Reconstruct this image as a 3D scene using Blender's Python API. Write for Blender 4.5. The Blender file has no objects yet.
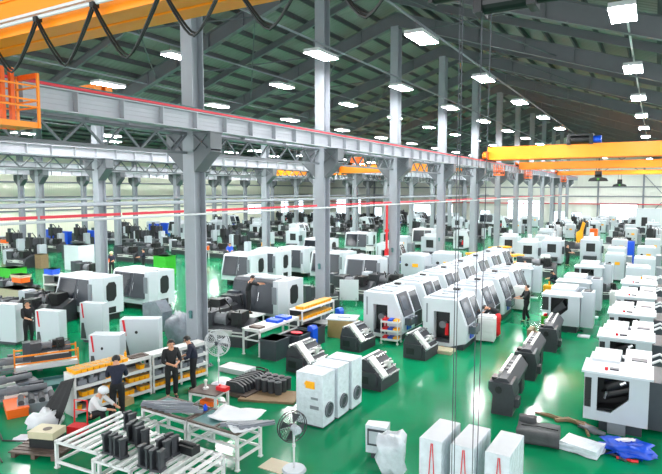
import bpy, bmesh, random
from math import *
from mathutils import Vector, Matrix
C = bpy.context.scene.collection
sc = bpy.context.scene
TH, PT, FOC, H = radians(30), radians(4.7), 560.0, 6.0

def F(x, y, z=0):
    """world X, Y of the point at height z that the photograph shows at pixel x, y"""
    u = (x-331)/FOC; v = (237-y)/FOC
    f = (-sin(TH)*cos(PT), cos(TH)*cos(PT), -sin(PT)); r = (cos(TH), sin(TH), 0)
    up = (-sin(TH)*sin(PT), cos(TH)*sin(PT), cos(PT))
    d = [f[i]+u*r[i]+v*up[i] for i in range(3)]
    t = (z-H)/d[2]
    return d[0]*t, d[1]*t

# ---------------------------------------------------------------- materials
def mat(name, col, rough=.5, metal=0, noise=0, scale=8, emit=0, spec=.5, bump=0, alpha=1, coat=0, trans=0):
    m = bpy.data.materials.new(name); m.use_nodes = True
    nt = m.node_tree; b = nt.nodes['Principled BSDF']
    c = tuple((v/12.92 if v <= .04045 else ((v+.055)/1.055)**2.4) for v in col)+(1,)
    b.inputs['Base Color'].default_value = c
    b.inputs['Roughness'].default_value = rough; b.inputs['Metallic'].default_value = metal
    b.inputs['Specular IOR Level'].default_value = spec
    if coat: b.inputs['Coat Weight'].default_value = coat; b.inputs['Coat Roughness'].default_value = .12
    if alpha < 1: b.inputs['Alpha'].default_value = alpha
    if trans: b.inputs['Transmission Weight'].default_value = trans
    if emit:
        b.inputs['Emission Color'].default_value = c; b.inputs['Emission Strength'].default_value = emit
    tc = nt.nodes.new('ShaderNodeTexCoord'); nz = nt.nodes.new('ShaderNodeTexNoise')
    nz.inputs['Scale'].default_value = scale; nz.inputs['Detail'].default_value = 4
    nt.links.new(tc.outputs['Object'], nz.inputs['Vector'])
    if noise:
        mx = nt.nodes.new('ShaderNodeMix'); mx.data_type = 'RGBA'
        mx.inputs[6].default_value = tuple(max(0, v*(1-noise)) for v in c[:3])+(1,)
        mx.inputs[7].default_value = tuple(min(1, v*(1+noise)) for v in c[:3])+(1,)
        nt.links.new(nz.outputs['Fac'], mx.inputs[0]); nt.links.new(mx.outputs[2], b.inputs['Base Color'])
    if bump:
        bp = nt.nodes.new('ShaderNodeBump'); bp.inputs['Strength'].default_value = bump; bp.inputs['Distance'].default_value = .03
        nt.links.new(nz.outputs['Fac'], bp.inputs['Height']); nt.links.new(bp.outputs[0], b.inputs['Normal'])
    return m
M = dict(
 white=mat('enamel_white', (.80,.825,.85), .32, noise=.03, scale=3),
 offw=mat('enamel_pale_grey', (.72,.75,.78), .35, noise=.04, scale=3),
 grey=mat('enamel_mid_grey', (.50,.52,.55), .4, noise=.08),
 dgrey=mat('enamel_dark_grey', (.23,.25,.28), .38, noise=.12),
 cast=mat('cast_iron_paint', (.21,.22,.24), .5, noise=.25, scale=9),
 cast2=mat('cast_iron_light', (.42,.43,.45), .45, noise=.2, scale=9),
 black=mat('black_plastic', (.09,.09,.10), .4, noise=.3),
 void=mat('dark_interior', (.10,.11,.12), .45, noise=.4, scale=4),
 steel=mat('ground_steel', (.80,.81,.82), .25, metal=.85, noise=.1),
 alu=mat('pale_machined_metal', (.86,.86,.85), .35, metal=.35, noise=.08),
 glass=mat('tinted_window', (.13,.15,.18), .15, noise=.3, scale=2),
 gglass=mat('grey_window', (.30,.33,.37), .2, noise=.2, scale=2),
 yellow=mat('crane_yellow', (1.0,.56,.02), .4, noise=.06, scale=2),
 orange=mat('crane_orange', (.93,.40,.05), .45, noise=.08),
 bin=mat('bin_yellow', (1.0,.68,.03), .45, noise=.08),
 blue=mat('blue_plastic', (.05,.30,.80), .4, noise=.1),
 red=mat('red_paint', (.85,.10,.14), .4, noise=.08),
 bar=mat('conductor_red', (.85,.16,.24), .5, noise=.06),
 lime=mat('lime_green', (.20,.66,.14), .4, noise=.06),
 teal=mat('teal_grey', (.25,.45,.45), .5, noise=.1),
 col=mat('column_grey', (.57,.59,.62), .5, noise=.07, scale=3),
 girder=mat('girder_pale_grey', (.70,.71,.74), .5, noise=.06, scale=3),
 truss=mat('truss_grey', (.36,.38,.40), .5, noise=.12, scale=3),
 rafter=mat('rafter_dark_grey', (.40,.41,.43), .55, noise=.1, scale=2),
 purlin=mat('purlin_grey', (.27,.28,.29), .55, noise=.1, scale=2),
 roof=mat('roof_sheet', (.52,.58,.54), .6, noise=.12, scale=.6),
 pale=mat('conduit_grey', (.80,.81,.82), .4),
 frame=mat('white_steel_frame', (.86,.86,.86), .4, noise=.04),
 wood=mat('plywood', (.55,.45,.33), .6, noise=.25),
 card=mat('cardboard', (.76,.64,.44), .7, noise=.1),
 cream=mat('cream_plastic', (.76,.72,.61), .5, noise=.08),
 dwood=mat('dark_bench_top', (.36,.30,.27), .5, noise=.3),
 film=mat('milky_wrapping_film', (.82,.85,.88), .2, noise=.22, scale=7, bump=.9),
 gfilm=mat('grey_plastic_film', (.50,.53,.57), .2, noise=.35, scale=5, bump=1.0),
 paper=mat('white_paper', (.84,.85,.87), .6, noise=.04, bump=.2),
 tarp=mat('grey_tarpaulin', (.27,.28,.29), .6, noise=.25, bump=.6),
 btarp=mat('black_cloth', (.07,.07,.08), .6, noise=.3, bump=.5),
 rubber=mat('black_rubber', (.06,.06,.06), .5),
 skin=mat('skin', (.80,.58,.46), .55), hair=mat('black_hair', (.04,.035,.03), .5, noise=.3, scale=60),
 navy=mat('navy_cloth', (.09,.11,.19), .8, noise=.25, scale=14, bump=.3),
 bcloth=mat('black_work_cloth', (.07,.075,.09), .8, noise=.25, scale=14, bump=.3),
 wcloth=mat('white_shirt_cloth', (.86,.86,.87), .8, noise=.08, scale=14, bump=.3),
 helmet=mat('cream_helmet', (.90,.84,.68), .35),
 lampm=mat('lamp_face', (1,1,1), .5, emit=150),
 lcase=mat('lamp_case', (.75,.76,.77), .4),
)

# ---------------------------------------------------------------- mesh builder
class MB:
    def __init__(s): s.bm = bmesh.new(); s.mi = 0
    def m(s, i): s.mi = i; return s
    def _f(s, vs):
        try:
            f = s.bm.faces.new(vs); f.material_index = s.mi; return f
        except ValueError: pass
    def hull(s, a, b):          # two matching rings of points
        va = [s.bm.verts.new(p) for p in a]; vb = [s.bm.verts.new(p) for p in b]; n = len(a)
        s._f(va[::-1]); s._f(vb)
        for i in range(n): s._f([va[i], va[(i+1) % n], vb[(i+1) % n], vb[i]])
        return s
    def box(s, x0, x1, y0, y1, z0, z1):
        return s.hull([(x0,y0,z0),(x1,y0,z0),(x1,y1,z0),(x0,y1,z0)], [(x0,y0,z1),(x1,y0,z1),(x1,y1,z1),(x0,y1,z1)])
    def prism(s, ax, pts, a, b):
        """outline pts in the plane across axis ax ('x': y,z; 'y': x,z; 'z': x,y), run from a to b"""
        g = {'x': lambda p, t: (t,p[0],p[1]), 'y': lambda p, t: (p[0],t,p[1]), 'z': lambda p, t: (p[0],p[1],t)}[ax]
        return s.hull([g(p,a) for p in pts], [g(p,b) for p in pts])
    def slab(s, pts, off):      # 3-D polygon given thickness by the vector off
        o = Vector(off); return s.hull([Vector(p) for p in pts], [Vector(p)+o for p in pts])
    def bar(s, p, q, w=.05, h=None):
        p, q = Vector(p), Vector(q); h = h or w; d = (q-p).normalized()
        u = d.cross(Vector((0,0,1)));
        if u.length < 1e-3: u = Vector((1,0,0))
        u.normalize(); v = u.cross(d)
        k = [u*w/2+v*h/2, -u*w/2+v*h/2, -u*w/2-v*h/2, u*w/2-v*h/2]
        return s.hull([p+c for c in k], [q+c for c in k])
    def cyl(s, p, q, r, n=16, r2=None):
        p, q = Vector(p), Vector(q); d = (q-p).normalized(); r2 = r if r2 is None else r2
        u = d.orthogonal().normalized(); v = d.cross(u)
        cs = [u*cos(2*pi*i/n)+v*sin(2*pi*i/n) for i in range(n)]
        return s.hull([p+c*r for c in cs], [q+c*r2 for c in cs])
    def tube(s, pts, r, n=8):
        pts = [Vector(p) for p in pts]; prev = None; u = None
        for i, p in enumerate(pts):
            d = (pts[min(i+1,len(pts)-1)]-pts[max(i-1,0)]).normalized()
            u = d.orthogonal().normalized() if u is None else (u-d*u.dot(d)).normalized()
            v = d.cross(u)
            ring = [s.bm.verts.new(p+(u*cos(2*pi*k/n)+v*sin(2*pi*k/n))*r) for k in range(n)]
            if prev:
                for k in range(n): s._f([prev[k], prev[(k+1)%n], ring[(k+1)%n], ring[k]])
            else: s._f(ring[::-1])
            prev = ring
        s._f(prev); return s
    def ball(s, c, r, sc_=(1,1,1), seg=14):
        g = bmesh.ops.create_uvsphere(s.bm, u_segments=seg, v_segments=max(6,seg//2+2), radius=r)
        for v in g['verts']: v.co = Vector((v.co.x*sc_[0]+c[0], v.co.y*sc_[1]+c[1], v.co.z*sc_[2]+c[2]))
        for v in g['verts']:
            for f in v.link_faces: f.material_index = s.mi
        return s
    def torus(s, c, nrm, R, r, n=24, a0=0, a1=2*pi):
        nrm = Vector(nrm).normalized(); u = nrm.orthogonal().normalized(); v = nrm.cross(u); c = Vector(c)
        return s.tube([c+(u*cos(a0+(a1-a0)*i/n)+v*sin(a0+(a1-a0)*i/n))*R for i in range(n+1)], r, 6)
    def jitter(s, a, seed=1, cuts=0):
        rnd = random.Random(seed)
        if cuts: bmesh.ops.subdivide_edges(s.bm, edges=s.bm.edges[:], cuts=cuts, use_grid_fill=True)
        for v in s.bm.verts: v.co += Vector((rnd.uniform(-a,a), rnd.uniform(-a,a), rnd.uniform(-a,a)))
        return s
    def build(s, name, mats, parent=None, bevel=0, smooth=False, loc=None):
        if bevel:
            es = [e for e in s.bm.edges if len(e.link_faces) == 2 and e.calc_face_angle(0) > .5]
            try: bmesh.ops.bevel(s.bm, geom=es, offset=bevel, segments=2, affect='EDGES', clamp_overlap=True)
            except Exception: pass
        bmesh.ops.recalc_face_normals(s.bm, faces=s.bm.faces[:])
        me = bpy.data.meshes.new(name); s.bm.to_mesh(me); s.bm.free()
        for q in (mats if isinstance(mats, (list,tuple)) else [mats]): me.materials.append(M[q])
        if smooth:
            for p in me.polygons: p.use_smooth = True
        o = bpy.data.objects.new(name, me); C.objects.link(o)
        if parent is not None: o.parent = parent
        if loc is not None: o.location = loc
        return o

def tag(o, label, cat, group=None):
    o['label'] = label; o['category'] = cat
    if group: o['group'] = group
    return o
def thing(name, label='', cat='', loc=(0,0,0), rz=0, group=None):
    o = bpy.data.objects.new(name, None); o.empty_display_size = .2; C.objects.link(o)
    o.location = loc; o.rotation_euler.z = rz
    return tag(o, label, cat, group)
def struct(name, mb, m, bevel=0):
    o = mb.build(name, m, None, bevel); o['kind'] = 'structure'; return o
def copy_tree(o, parent=None):
    c = o.copy(); C.objects.link(c); c.parent = parent
    for ch in list(KIDS.get(o.name, ())) or list(o.children): copy_tree(ch, c)
    return c
KIDS = {}
PLACED = []
class Kind:
    """a kind of thing: the first one placed is the original, the others are copies of it and of its parts"""
    def __init__(s, fn): s.fn = fn; s.first = None
    def __call__(s, x, y, rz=0, label='', group=None, z=0, sc_=None, cat=None):
        if s.first is None:
            o = s.fn(); s.first = o; s.kids = [(c, list(c.children)) for c in o.children]
            s.props = (o['category'],)
        else:
            o = s.first.copy(); C.objects.link(o)
            for k in ('group',):
                if k in o: del o[k]
            for c, gs in s.kids:
                d = c.copy(); C.objects.link(d); d.parent = o
                for g in gs:
                    e = g.copy(); C.objects.link(e); e.parent = d
        PLACED.append((x, y, o.name)); o.location = (x, y, z); o.rotation_euler = (0, 0, rz)
        o.scale = sc_ if sc_ else (1,1,1)
        o['label'] = label; o['category'] = cat or s.props[0]
        if group: o['group'] = group
        return o
ORD = ['nearest','second','third','fourth','fifth','sixth','seventh','eighth','ninth','tenth','eleventh','twelfth','thirteenth','fourteenth','fifteenth','sixteenth','seventeenth','eighteenth','nineteenth','twentieth']
def nth(i): return 'nearest' if i == 0 else ORD[i]+' from camera'

# ---------------------------------------------------------------- camera, world
cam_d = bpy.data.cameras.new('camera'); cam = bpy.data.objects.new('camera', cam_d); C.objects.link(cam)
cam_d.sensor_width = 36; cam_d.lens = FOC/662*36; cam_d.clip_end = 400; cam_d.clip_start = .05
cam.location = (0,0,H); cam.rotation_euler = (pi/2-PT, 0, TH); sc.camera = cam
w = bpy.data.worlds.new('sky'); sc.world = w; w.use_nodes = True
w.node_tree.nodes['Background'].inputs[0].default_value = (.93,.97,1,1)
w.node_tree.nodes['Background'].inputs[1].default_value = 3.2
sc.view_settings.view_transform = 'Standard'; sc.view_settings.look = 'None'
sc.view_settings.gamma = 1; sc.view_settings.use_curve_mapping = False; sc.view_settings.exposure = 0.12
sc.cycles.use_denoising = True; sc.cycles.max_bounces = 6; sc.cycles.sample_clamp_indirect = 8
# ---------------------------------------------------------------- the hall
XA, XC, XD, XE, XW, YB, S0, SP = -13.3, -28.9, -47.8, -64.4, -68.0, 113.0, 13.95, 8.31
ZR0, SL = 15.45, .332                       # underside of rafters at the ridge, roof slope
BRK = [XW-1, -48.45, XC, XA, 3.4, 16]
def zr(x):
    if x < XC: return ZR0-SL*(XA-XC)+SL*(abs(XC+48.45)-abs(x+48.45))
    if x > 3.4: return ZR0-SL*(3.4-XA)+SL*(x-3.4)
    return ZR0-SL*abs(x-XA)
# green epoxy floor
def floor_mat():
    m = bpy.data.materials.new('green_epoxy_floor'); m.use_nodes = True; nt = m.node_tree; b = nt.nodes['Principled BSDF']
    tc = nt.nodes.new('ShaderNodeTexCoord'); N = []
    for s_, d in ((.35,6),(2.5,5)):
        n = nt.nodes.new('ShaderNodeTexNoise'); n.inputs['Scale'].default_value = s_; n.inputs['Detail'].default_value = d
        nt.links.new(tc.outputs['Object'], n.inputs['Vector']); N.append(n)
    r = nt.nodes.new('ShaderNodeValToRGB'); e = r.color_ramp.elements
    e[0].position = .3; e[0].color = (.0,.165,.062,1); e[1].position = .72; e[1].color = (.001,.26,.105,1)
    nt.links.new(N[0].outputs['Fac'], r.inputs[0]); nt.links.new(r.outputs[0], b.inputs['Base Color'])
    q = nt.nodes.new('ShaderNodeMapRange'); q.inputs['To Min'].default_value = .07; q.inputs['To Max'].default_value = .19
    nt.links.new(N[1].outputs['Fac'], q.inputs['Value']); nt.links.new(q.outputs[0], b.inputs['Roughness'])
    b.inputs['Specular IOR Level'].default_value = .15
    return m
M['floor'] = floor_mat()
def corrugated(name, col, scale, axis, noise=.06):
    m = mat(name, col, .55, noise=noise, scale=.5); nt = m.node_tree; b = nt.nodes['Principled BSDF']
    tc = nt.nodes.new('ShaderNodeTexCoord'); wv = nt.nodes.new('ShaderNodeTexWave'); wv.bands_direction = axis
    wv.inputs['Scale'].default_value = scale; bp = nt.nodes.new('ShaderNodeBump'); bp.inputs['Strength'].default_value = .5
    bp.inputs['Distance'].default_value = .03
    nt.links.new(tc.outputs['Object'], wv.inputs['Vector']); nt.links.new(wv.outputs['Fac'], bp.inputs['Height'])
    nt.links.new(bp.outputs[0], b.inputs['Normal']); return m
M['cladx'] = corrugated('wall_cladding', (.92,.92,.89), 1.2, 'X')
M['clady'] = corrugated('side_wall_cladding', (.95,.94,.87), 1.2, 'Y')
M['sheet'] = corrugated('roof_sheeting', (.48,.51,.48), 1.0, 'Y', .1)
struct('floor', MB().box(XW-1, 16, -8, YB+1, -.2, 0), 'floor')
XR = 13.3
for nm, x0, x1 in zip(('ceiling_far_left','ceiling_middle_left','ceiling_left','ceiling_right','ceiling_far_right'), BRK, BRK[1:]):
    z0, z1 = zr(x0)+1.02, zr(x1)+1.02
    struct(nm, MB().hull([(x0,-8,z0),(x1,-8,z1),(x1,YB+.5,z1),(x0,YB+.5,z0)], [(x0,-8,z0+.1),(x1,-8,z1+.1),(x1,YB+.5,z1+.1),(x0,YB+.5,z0+.1)]), 'sheet')
# the roof steel: rafters at every column line and half way, purlins over them
tn = [0]
def trim(mb, m, bevel=0):
    tn[0] += 1; return struct('trim_%d' % tn[0], mb, m, bevel)
def rafter(y, big):
    b = MB(); d = .78 if big else .36; fw = .15 if big else .07
    for x0, x1 in zip(BRK, BRK[1:]):
        z0, z1 = zr(x0), zr(x1); up = .78-d
        def seg(a, c, hw):     # a piece between heights a..c above the underside line
            b.hull([(x0,y-hw,z0+a),(x1,y-hw,z1+a),(x1,y+hw,z1+a),(x0,y+hw,z0+a)], [(x0,y-hw,z0+c),(x1,y-hw,z1+c),(x1,y+hw,z1+c),(x0,y+hw,z0+c)])
        seg(up+.03, .75, .012); seg(up, up+.03, fw); seg(.75, .78, fw)
        if big:
            n = 7
            for i in range(1, n):
                x = x0+(x1-x0)*i/n; z = zr(x); b.box(x-.012, x+.012, y-.14, y+.14, z+.03, z+.75)
    return trim(b, 'rafter')
for k in range(-2, 12):
    rafter(S0+SP*k, True)
    if k < 11: rafter(S0+SP*(k+.5), False)
x = XA-54
while x < XR:
    if min(abs(x-q) for q in BRK) > .2:
        z = zr(x)+.78; trim(MB().box(x-.035, x+.035, -8, YB, z, z+.22).box(x-.09, x+.09, -8, YB, z+.2, z+.23), 'purlin')
    x += 1.2
# braces from rafter to purlin line, and rods crossing under the sheets
for k in range(0, 9):
    y = S0+SP*k
    for xx in (-8.4, -3.0):
        trim(MB().bar((xx, y, zr(xx)+.05), (xx-.1, y+1.5, zr(xx)+.85), .06), 'pale')
for xx in (-20.5, -36, -8.0):
    for k in range(0, 9):
        y = S0+SP*k; b = MB()
        b.bar((xx-3.4, y, zr(xx-3.4)+.2), (xx+3.4, y+SP, zr(xx+3.4)+.2), .06).bar((xx+3.4, y, zr(xx+3.4)+.2), (xx-3.4, y+SP, zr(xx-3.4)+.2), .06)
        trim(b, 'truss')
# end wall with its door and windows, openings read off the photograph
def wx(px): return F(px, 237, 5)[0]*0+ (lambda a: -YB*tan(a))(TH-atan((px-331)/FOC))
def wz(px, py):
    x = wx(px); zc = -x*sin(TH)+YB*cos(TH); return H-(py-191)/FOC*zc
ops = [(336,348,199,217),(354,361,199,217),(374,382,207,218),(413,435,204,223),(447,453,204,214),(480,490,210,223),(507,540,200,231),(553,567,211,227),(571,582,212,228),(600,637,204,243)]
b = MB(); cur = XW; wy0, wy1 = YB, YB+.25; wz1 = 10.5
holes = []
for a, c, t, u in ops:
    x0, x1 = wx(a), wx(c); z1, z0 = wz((a+c)/2, t), wz((a+c)/2, u)
    if u > 230: z0 = 0
    holes.append((x0, x1, z0, z1))
    b.box(cur, x0, wy0, wy1, 0, wz1); b.box(x0, x1, wy0, wy1, z1, wz1)
    if z0 > .05: b.box(x0, x1, wy0, wy1, 0, z0)
    cur = x1
b.box(cur, 16, wy0, wy1, 0, wz1)
for x0, x1 in zip(BRK, BRK[1:]): b.prism('y', [(x0,wz1),(x1,wz1),(x1,zr(x1)+1.05),(x0,zr(x0)+1.05)], wy0, wy1)
struct('wall_back', b, 'cladx')
pm = bpy.data.materials.new('translucent_pane'); pm.use_nodes = True; nt = pm.node_tree; nt.nodes.remove(nt.nodes['Principled BSDF'])
tr = nt.nodes.new('ShaderNodeBsdfTransparent'); tr.inputs[0].default_value = (.93,.96,.98,1); gl = nt.nodes.new('ShaderNodeBsdfGlossy'); gl.inputs['Roughness'].default_value = .1
mx = nt.nodes.new('ShaderNodeMixShader'); mx.inputs[0].default_value = .06
nt.links.new(tr.outputs[0], mx.inputs[1]); nt.links.new(gl.outputs[0], mx.inputs[2]); nt.links.new(mx.outputs[0], nt.nodes['Material Output'].inputs[0]); M['pane'] = pm
def window(n, ax, a, c, z0, z1, pos):
    def bx(q, p0, p1, r0, r1, t):
        if ax == 'x': q.box(p0, p1, pos-t, pos+t, r0, r1)
        else: q.box(pos-t, pos+t, p0, p1, r0, r1)
    f = MB()
    bx(f,a,a+.12,z0,z1,.08); bx(f,c-.12,c,z0,z1,.08); bx(f,a,c,z1-.12,z1,.08); bx(f,a,c,z0,z0+.12,.08); bx(f,(a+c)/2-.04,(a+c)/2+.04,z0,z1,.06)
    o = struct('window_%d' % n, f, 'offw'); p = MB(); bx(p,a+.1,c-.1,z0+.1,z1-.1,.01); p.build('pane', 'pane', o)
for i, (x0, x1, z0, z1) in enumerate(holes[:-1]): window(i+1, 'x', x0, x1, z0, z1, YB+.12)
x0, x1, z0, z1 = holes[-1]
f = MB().box(x0-.15, x0, YB-.06, YB, 0, z1+.15).box(x1, x1+.15, YB-.06, YB, 0, z1+.15).box(x0, x1, YB-.06, YB, z1, z1+.15); struct('door_1', f, 'grey')
# girts, posts and bracing of the end wall
for z in (4.9, 6.6, 8.9, 11.2): trim(MB().box(XW, XR, YB-.2, YB-.03, z, z+.22), 'grey')
for k, xx in enumerate((-60,-54,-40,-34,-21,-16.5,-9,-1.8,5)): trim(MB().box(xx-.15, xx+.15, YB-.35, YB-.21, 0, zr(xx)), 'grey')
for a, c in (((-1.6,8.6),(5,1)),((-1.6,1),(5,8.6)),((-9,14),(-1.8,9)),((-9,9),(-1.8,14))):
    trim(MB().bar((a[0],YB-.25,a[1]), (c[0],YB-.25,c[1]), .12), 'grey')
# left side wall with windows
b = MB(); cur = -8; lw = []
def wyl(px): a = TH-atan((px-331)/FOC); return -XW/tan(a)
for n, (a, c, t, u) in enumerate([(190,205,206,216),(248,262,203,214),(281,289,200,213),(294,304,200,213)]):
    y0, y1 = wyl(a), wyl(c); ym = (y0+y1)/2; zc = -XW*sin(TH)+ym*cos(TH)
    z1, z0 = H-(t-191)/FOC*zc, H-(u-191)/FOC*zc
    b.box(XW-.25, XW, cur, y0, 0, 11).box(XW-.25, XW, y0, y1, z1, 11).box(XW-.25, XW, y0, y1, 0, z0); cur = y1
    window(11+n, 'y', y0, y1, z0, z1, XW-.12)
b.box(XW-.25, XW, cur, YB, 0, 11); struct('wall_left', b, 'clady')
for z in (3.4, 5.1, 7.0): trim(MB().box(XW+.02, XW+.18, -8, YB, z, z+.2), 'grey')

# ---------------------------------------------------------------- columns with crane brackets
def column(h, two=True, base=True):
    def fn():
        t = thing('steel_column', '', 'column')
        b = MB(); d, wd = .27, .24
        b.box(-wd, wd, -d, -d+.035, 0, h).box(-wd, wd, d-.035, d, 0, h).box(-.02, .02, -d+.03, d-.03, 0, h)
        b.build('shaft', 'col', t)
        b = MB().box(-.36,.36,-.36,.36,0,.04)
        for sx in (-1,1):
            for sy in (-1,1): b.cyl((sx*.3,sy*.3,.04),(sx*.3,sy*.3,.1),.03,8)
        b.build('base_plate', 'truss', t)
        for sx in (-1, 1):
            b = MB(); pr = [(sx*.24,6.65),(sx*.95,7.3),(sx*.95,7.86),(sx*.24,7.86)]
            b.prism('y', pr, -.27, -.24).prism('y', pr, .24, .27)
            b.box(min(sx*.24,sx*1.0), max(sx*.24,sx*1.0), -.3, .3, 7.86, 7.9).box(min(sx*.93,sx*.97), max(sx*.93,sx*.97), -.27, .27, 7.35, 7.86)
            b.slab([(sx*.24,-.27,6.65),(sx*.95,-.27,7.3),(sx*.95,.27,7.3),(sx*.24,.27,6.65)], (sx*.015,0,-.03))
            b.bar((sx*.26,-.3,7.8),(sx*.84,-.3,7.38),.05).bar((sx*.26,-.3,7.3),(sx*.84,-.3,7.8),.05)
            b.build('crane_bracket', 'truss', t)
        return t
    return Kind(fn)
for nm, X, ks in (('front row', XA, range(-1,12)), ('second row', XC, range(0,12)), ('third row', XD, range(1,12)), ('row by the side wall', XE, range(2,12))):
    K = column(min(zr(X)+.02, 15.4))
    for i, k in enumerate(ks):
        if X == XA and k == -1: continue
        j = i-1 if X == XA else i
        K(X, S0+SP*k, 0, 'grey steel column with crane brackets, %s in the %s of columns' % (nth(j), nm), 'steel columns of the %s' % nm)
# crane runway girders, one object per runway
def runway(X, side, y0, y1, lab, red=True):
    t = thing('crane_runway', lab, 'crane rail', (X+side*.72, 0, 0)); 
    b = MB().box(-.012,.012,y0,y1,7.93,8.42).box(-.2,.2,y0,y1,7.9,7.93).box(-.2,.2,y0,y1,8.42,8.45)
    y = y0+.4
    while y < y1:
        b.box(-.19, .19, y-.012, y+.012, 7.93, 8.42); y += 1.385
    for z in (8.08, 8.2, 8.31): b.box(.012, .035, y0, y1, z, z+.02)
    b.build('girder', 'girder', t)
    MB().box(-.04,.04,y0,y1,8.45,8.53).build('rail', 'truss', t)
    if red: MB().box(.17,.23,y0,y1,8.46,8.52).build('red_conductor_bar', 'bar', t)
    if red: MB().box(.05,.09,y0,y1,8.56,8.59).build('green_cable', 'teal', t)
    return t
runway(XA, 1, -8, 112, 'pale grey runway girder with red bar along the front column row')
runway(XA, -1, -8, 112, 'pale grey runway girder behind the front column row', False)
for X, nm in ((XC,'second'),(XD,'third'),(XE,'outermost')):
    runway(X, 1, -8, 112, 'pale runway girder on the near side of the %s column row' % nm, False)
    if X != XE: runway(X, -1, -8, 112, 'pale runway girder on the far side of the %s column row' % nm, False)
# lattice between the two girders of the front rows
def lattice(X, nm):
    for k in range(-1, 11 if X == XA else 9):
        y0 = S0+SP*k+.35; y1 = y0+SP-.7; b = MB(); z0, z1 = 7.2, 7.82
        b.box(X-.05, X+.05, y0, y1, z0, z0+.08).box(X-.05, X+.05, y0, y1, z1, z1+.08)
        n = 6
        for i in range(n):
            a = y0+(y1-y0)*i/n; c = y0+(y1-y0)*(i+1)/n; m_ = (a+c)/2
            b.bar((X,a,z1),(X,m_,z0+.04),.06).bar((X,m_,z0+.04),(X,c,z1),.06)
        tag(b.build('lattice_truss', 'truss'), 'grey lattice truss between columns of the %s, %s bay' % (nm, 'frontmost' if k == -1 else ORD[k+1]), 'truss', 'lattice trusses of the %s' % nm)
lattice(XA, 'front row'); lattice(XC, 'second row')
# pipes and red conductor strips along the rows, just below eye height
tag(MB().cyl((XA+.32,-6,5.24),(XA+.32,111,5.24),.035,8).build('long_pipe','pale'), 'pale thin pipe running along the front of the nearest column row', 'pipe')
for k in range(-1, 11):
    y0 = S0+SP*k+.35
    t = thing('conductor_strip', 'red conductor strip between the front columns, %s bay' % ('frontmost' if k == -1 else ORD[k+1]), 'strip', (XA+.02, 0, 5.3), 0, 'red strips along the front row')
    for a in range(3): MB().box(-.03,.03,y0+a*2.5,y0+a*2.5+2.4,0,.075).build('red_bar','bar',t)
for X, nm in ((XC,'second'),(XD,'third')):
    tag(MB().box(X+.3,X+.6,-6,111,5.1,5.14).box(X+.3,X+.32,-6,111,5.1,5.34).box(X+.58,X+.6,-6,111,5.1,5.34).build('cable_tray','col'), 'long grey cable tray along the %s column row' % nm, 'cable tray')
tag(MB().box(XW+.2,XR,YB-.6,YB-.45,3.55,3.72).build('wall_conductor','bar'), 'red strip running across the far end wall', 'strip')
tag(MB().box(-2.3,2.3,-.05,.05,-.09,.09).build('ceiling_conduit','pale',loc=(-40,60,9.5)), 'short pale conduit high in the left bays', 'conduit')
# high-bay lamps under pale conduits that run along the hall
def lamp_fn():
    t = thing('high_bay_lamp','','lamp')
    MB().box(-.34,.34,-.82,.82,-.02,.12).build('lamp_case','lcase',t,.02)
    MB().box(-.33,.33,-.81,.81,-.03,-.021).build('lamp_face','lampm',t,.01)
    b = MB()
    for s in (-.6,.6): b.cyl((0,s,.12),(0,s,.42),.012,6)
    b.build('hanger_rod','truss',t)
    return t
LAMP = Kind(lamp_fn)
rows = [(-1.0,11.0,'in the row over the right-hand machines'),(-7.4,11.4,'in the row over the aisle'),(-12.0,11.5,'in the row beside the front columns'),(-19.4,12.2,'in the first row behind the front columns'),(-24.6,11.6,'in the second row behind the front columns'),(-33,9.8,'in the third bay'),(-43,10.5,'in the fourth bay'),(-30.2,10.3,'in the row past the second columns'),(-54,10.5,'in the fifth bay'),(-61,10.0,'in the sixth line, before the side wall')]
for ri, (X, Z, nm) in enumerate(rows):
    Z = min(Z, zr(X)-.25); n = 11 if ri < 5 else 9
    tag(MB().box(X-.03,X+.03,-6,111,Z+.42,Z+.48).build('lighting_conduit','pale' if ri == 0 else 'grey'), 'conduit carrying the lamps ' + nm, 'conduit', None)
    for k in range(-1 if ri > 2 else 0, n):
        LAMP(X, (18.25,19.25,20,19.5,19.7,18,18,18,18,18)[ri]+SP*k, 0, 'bright white lamp, %s %s' % (nth(k if ri <= 2 else k+1), nm), 'lamps '+nm, z=Z)
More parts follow.
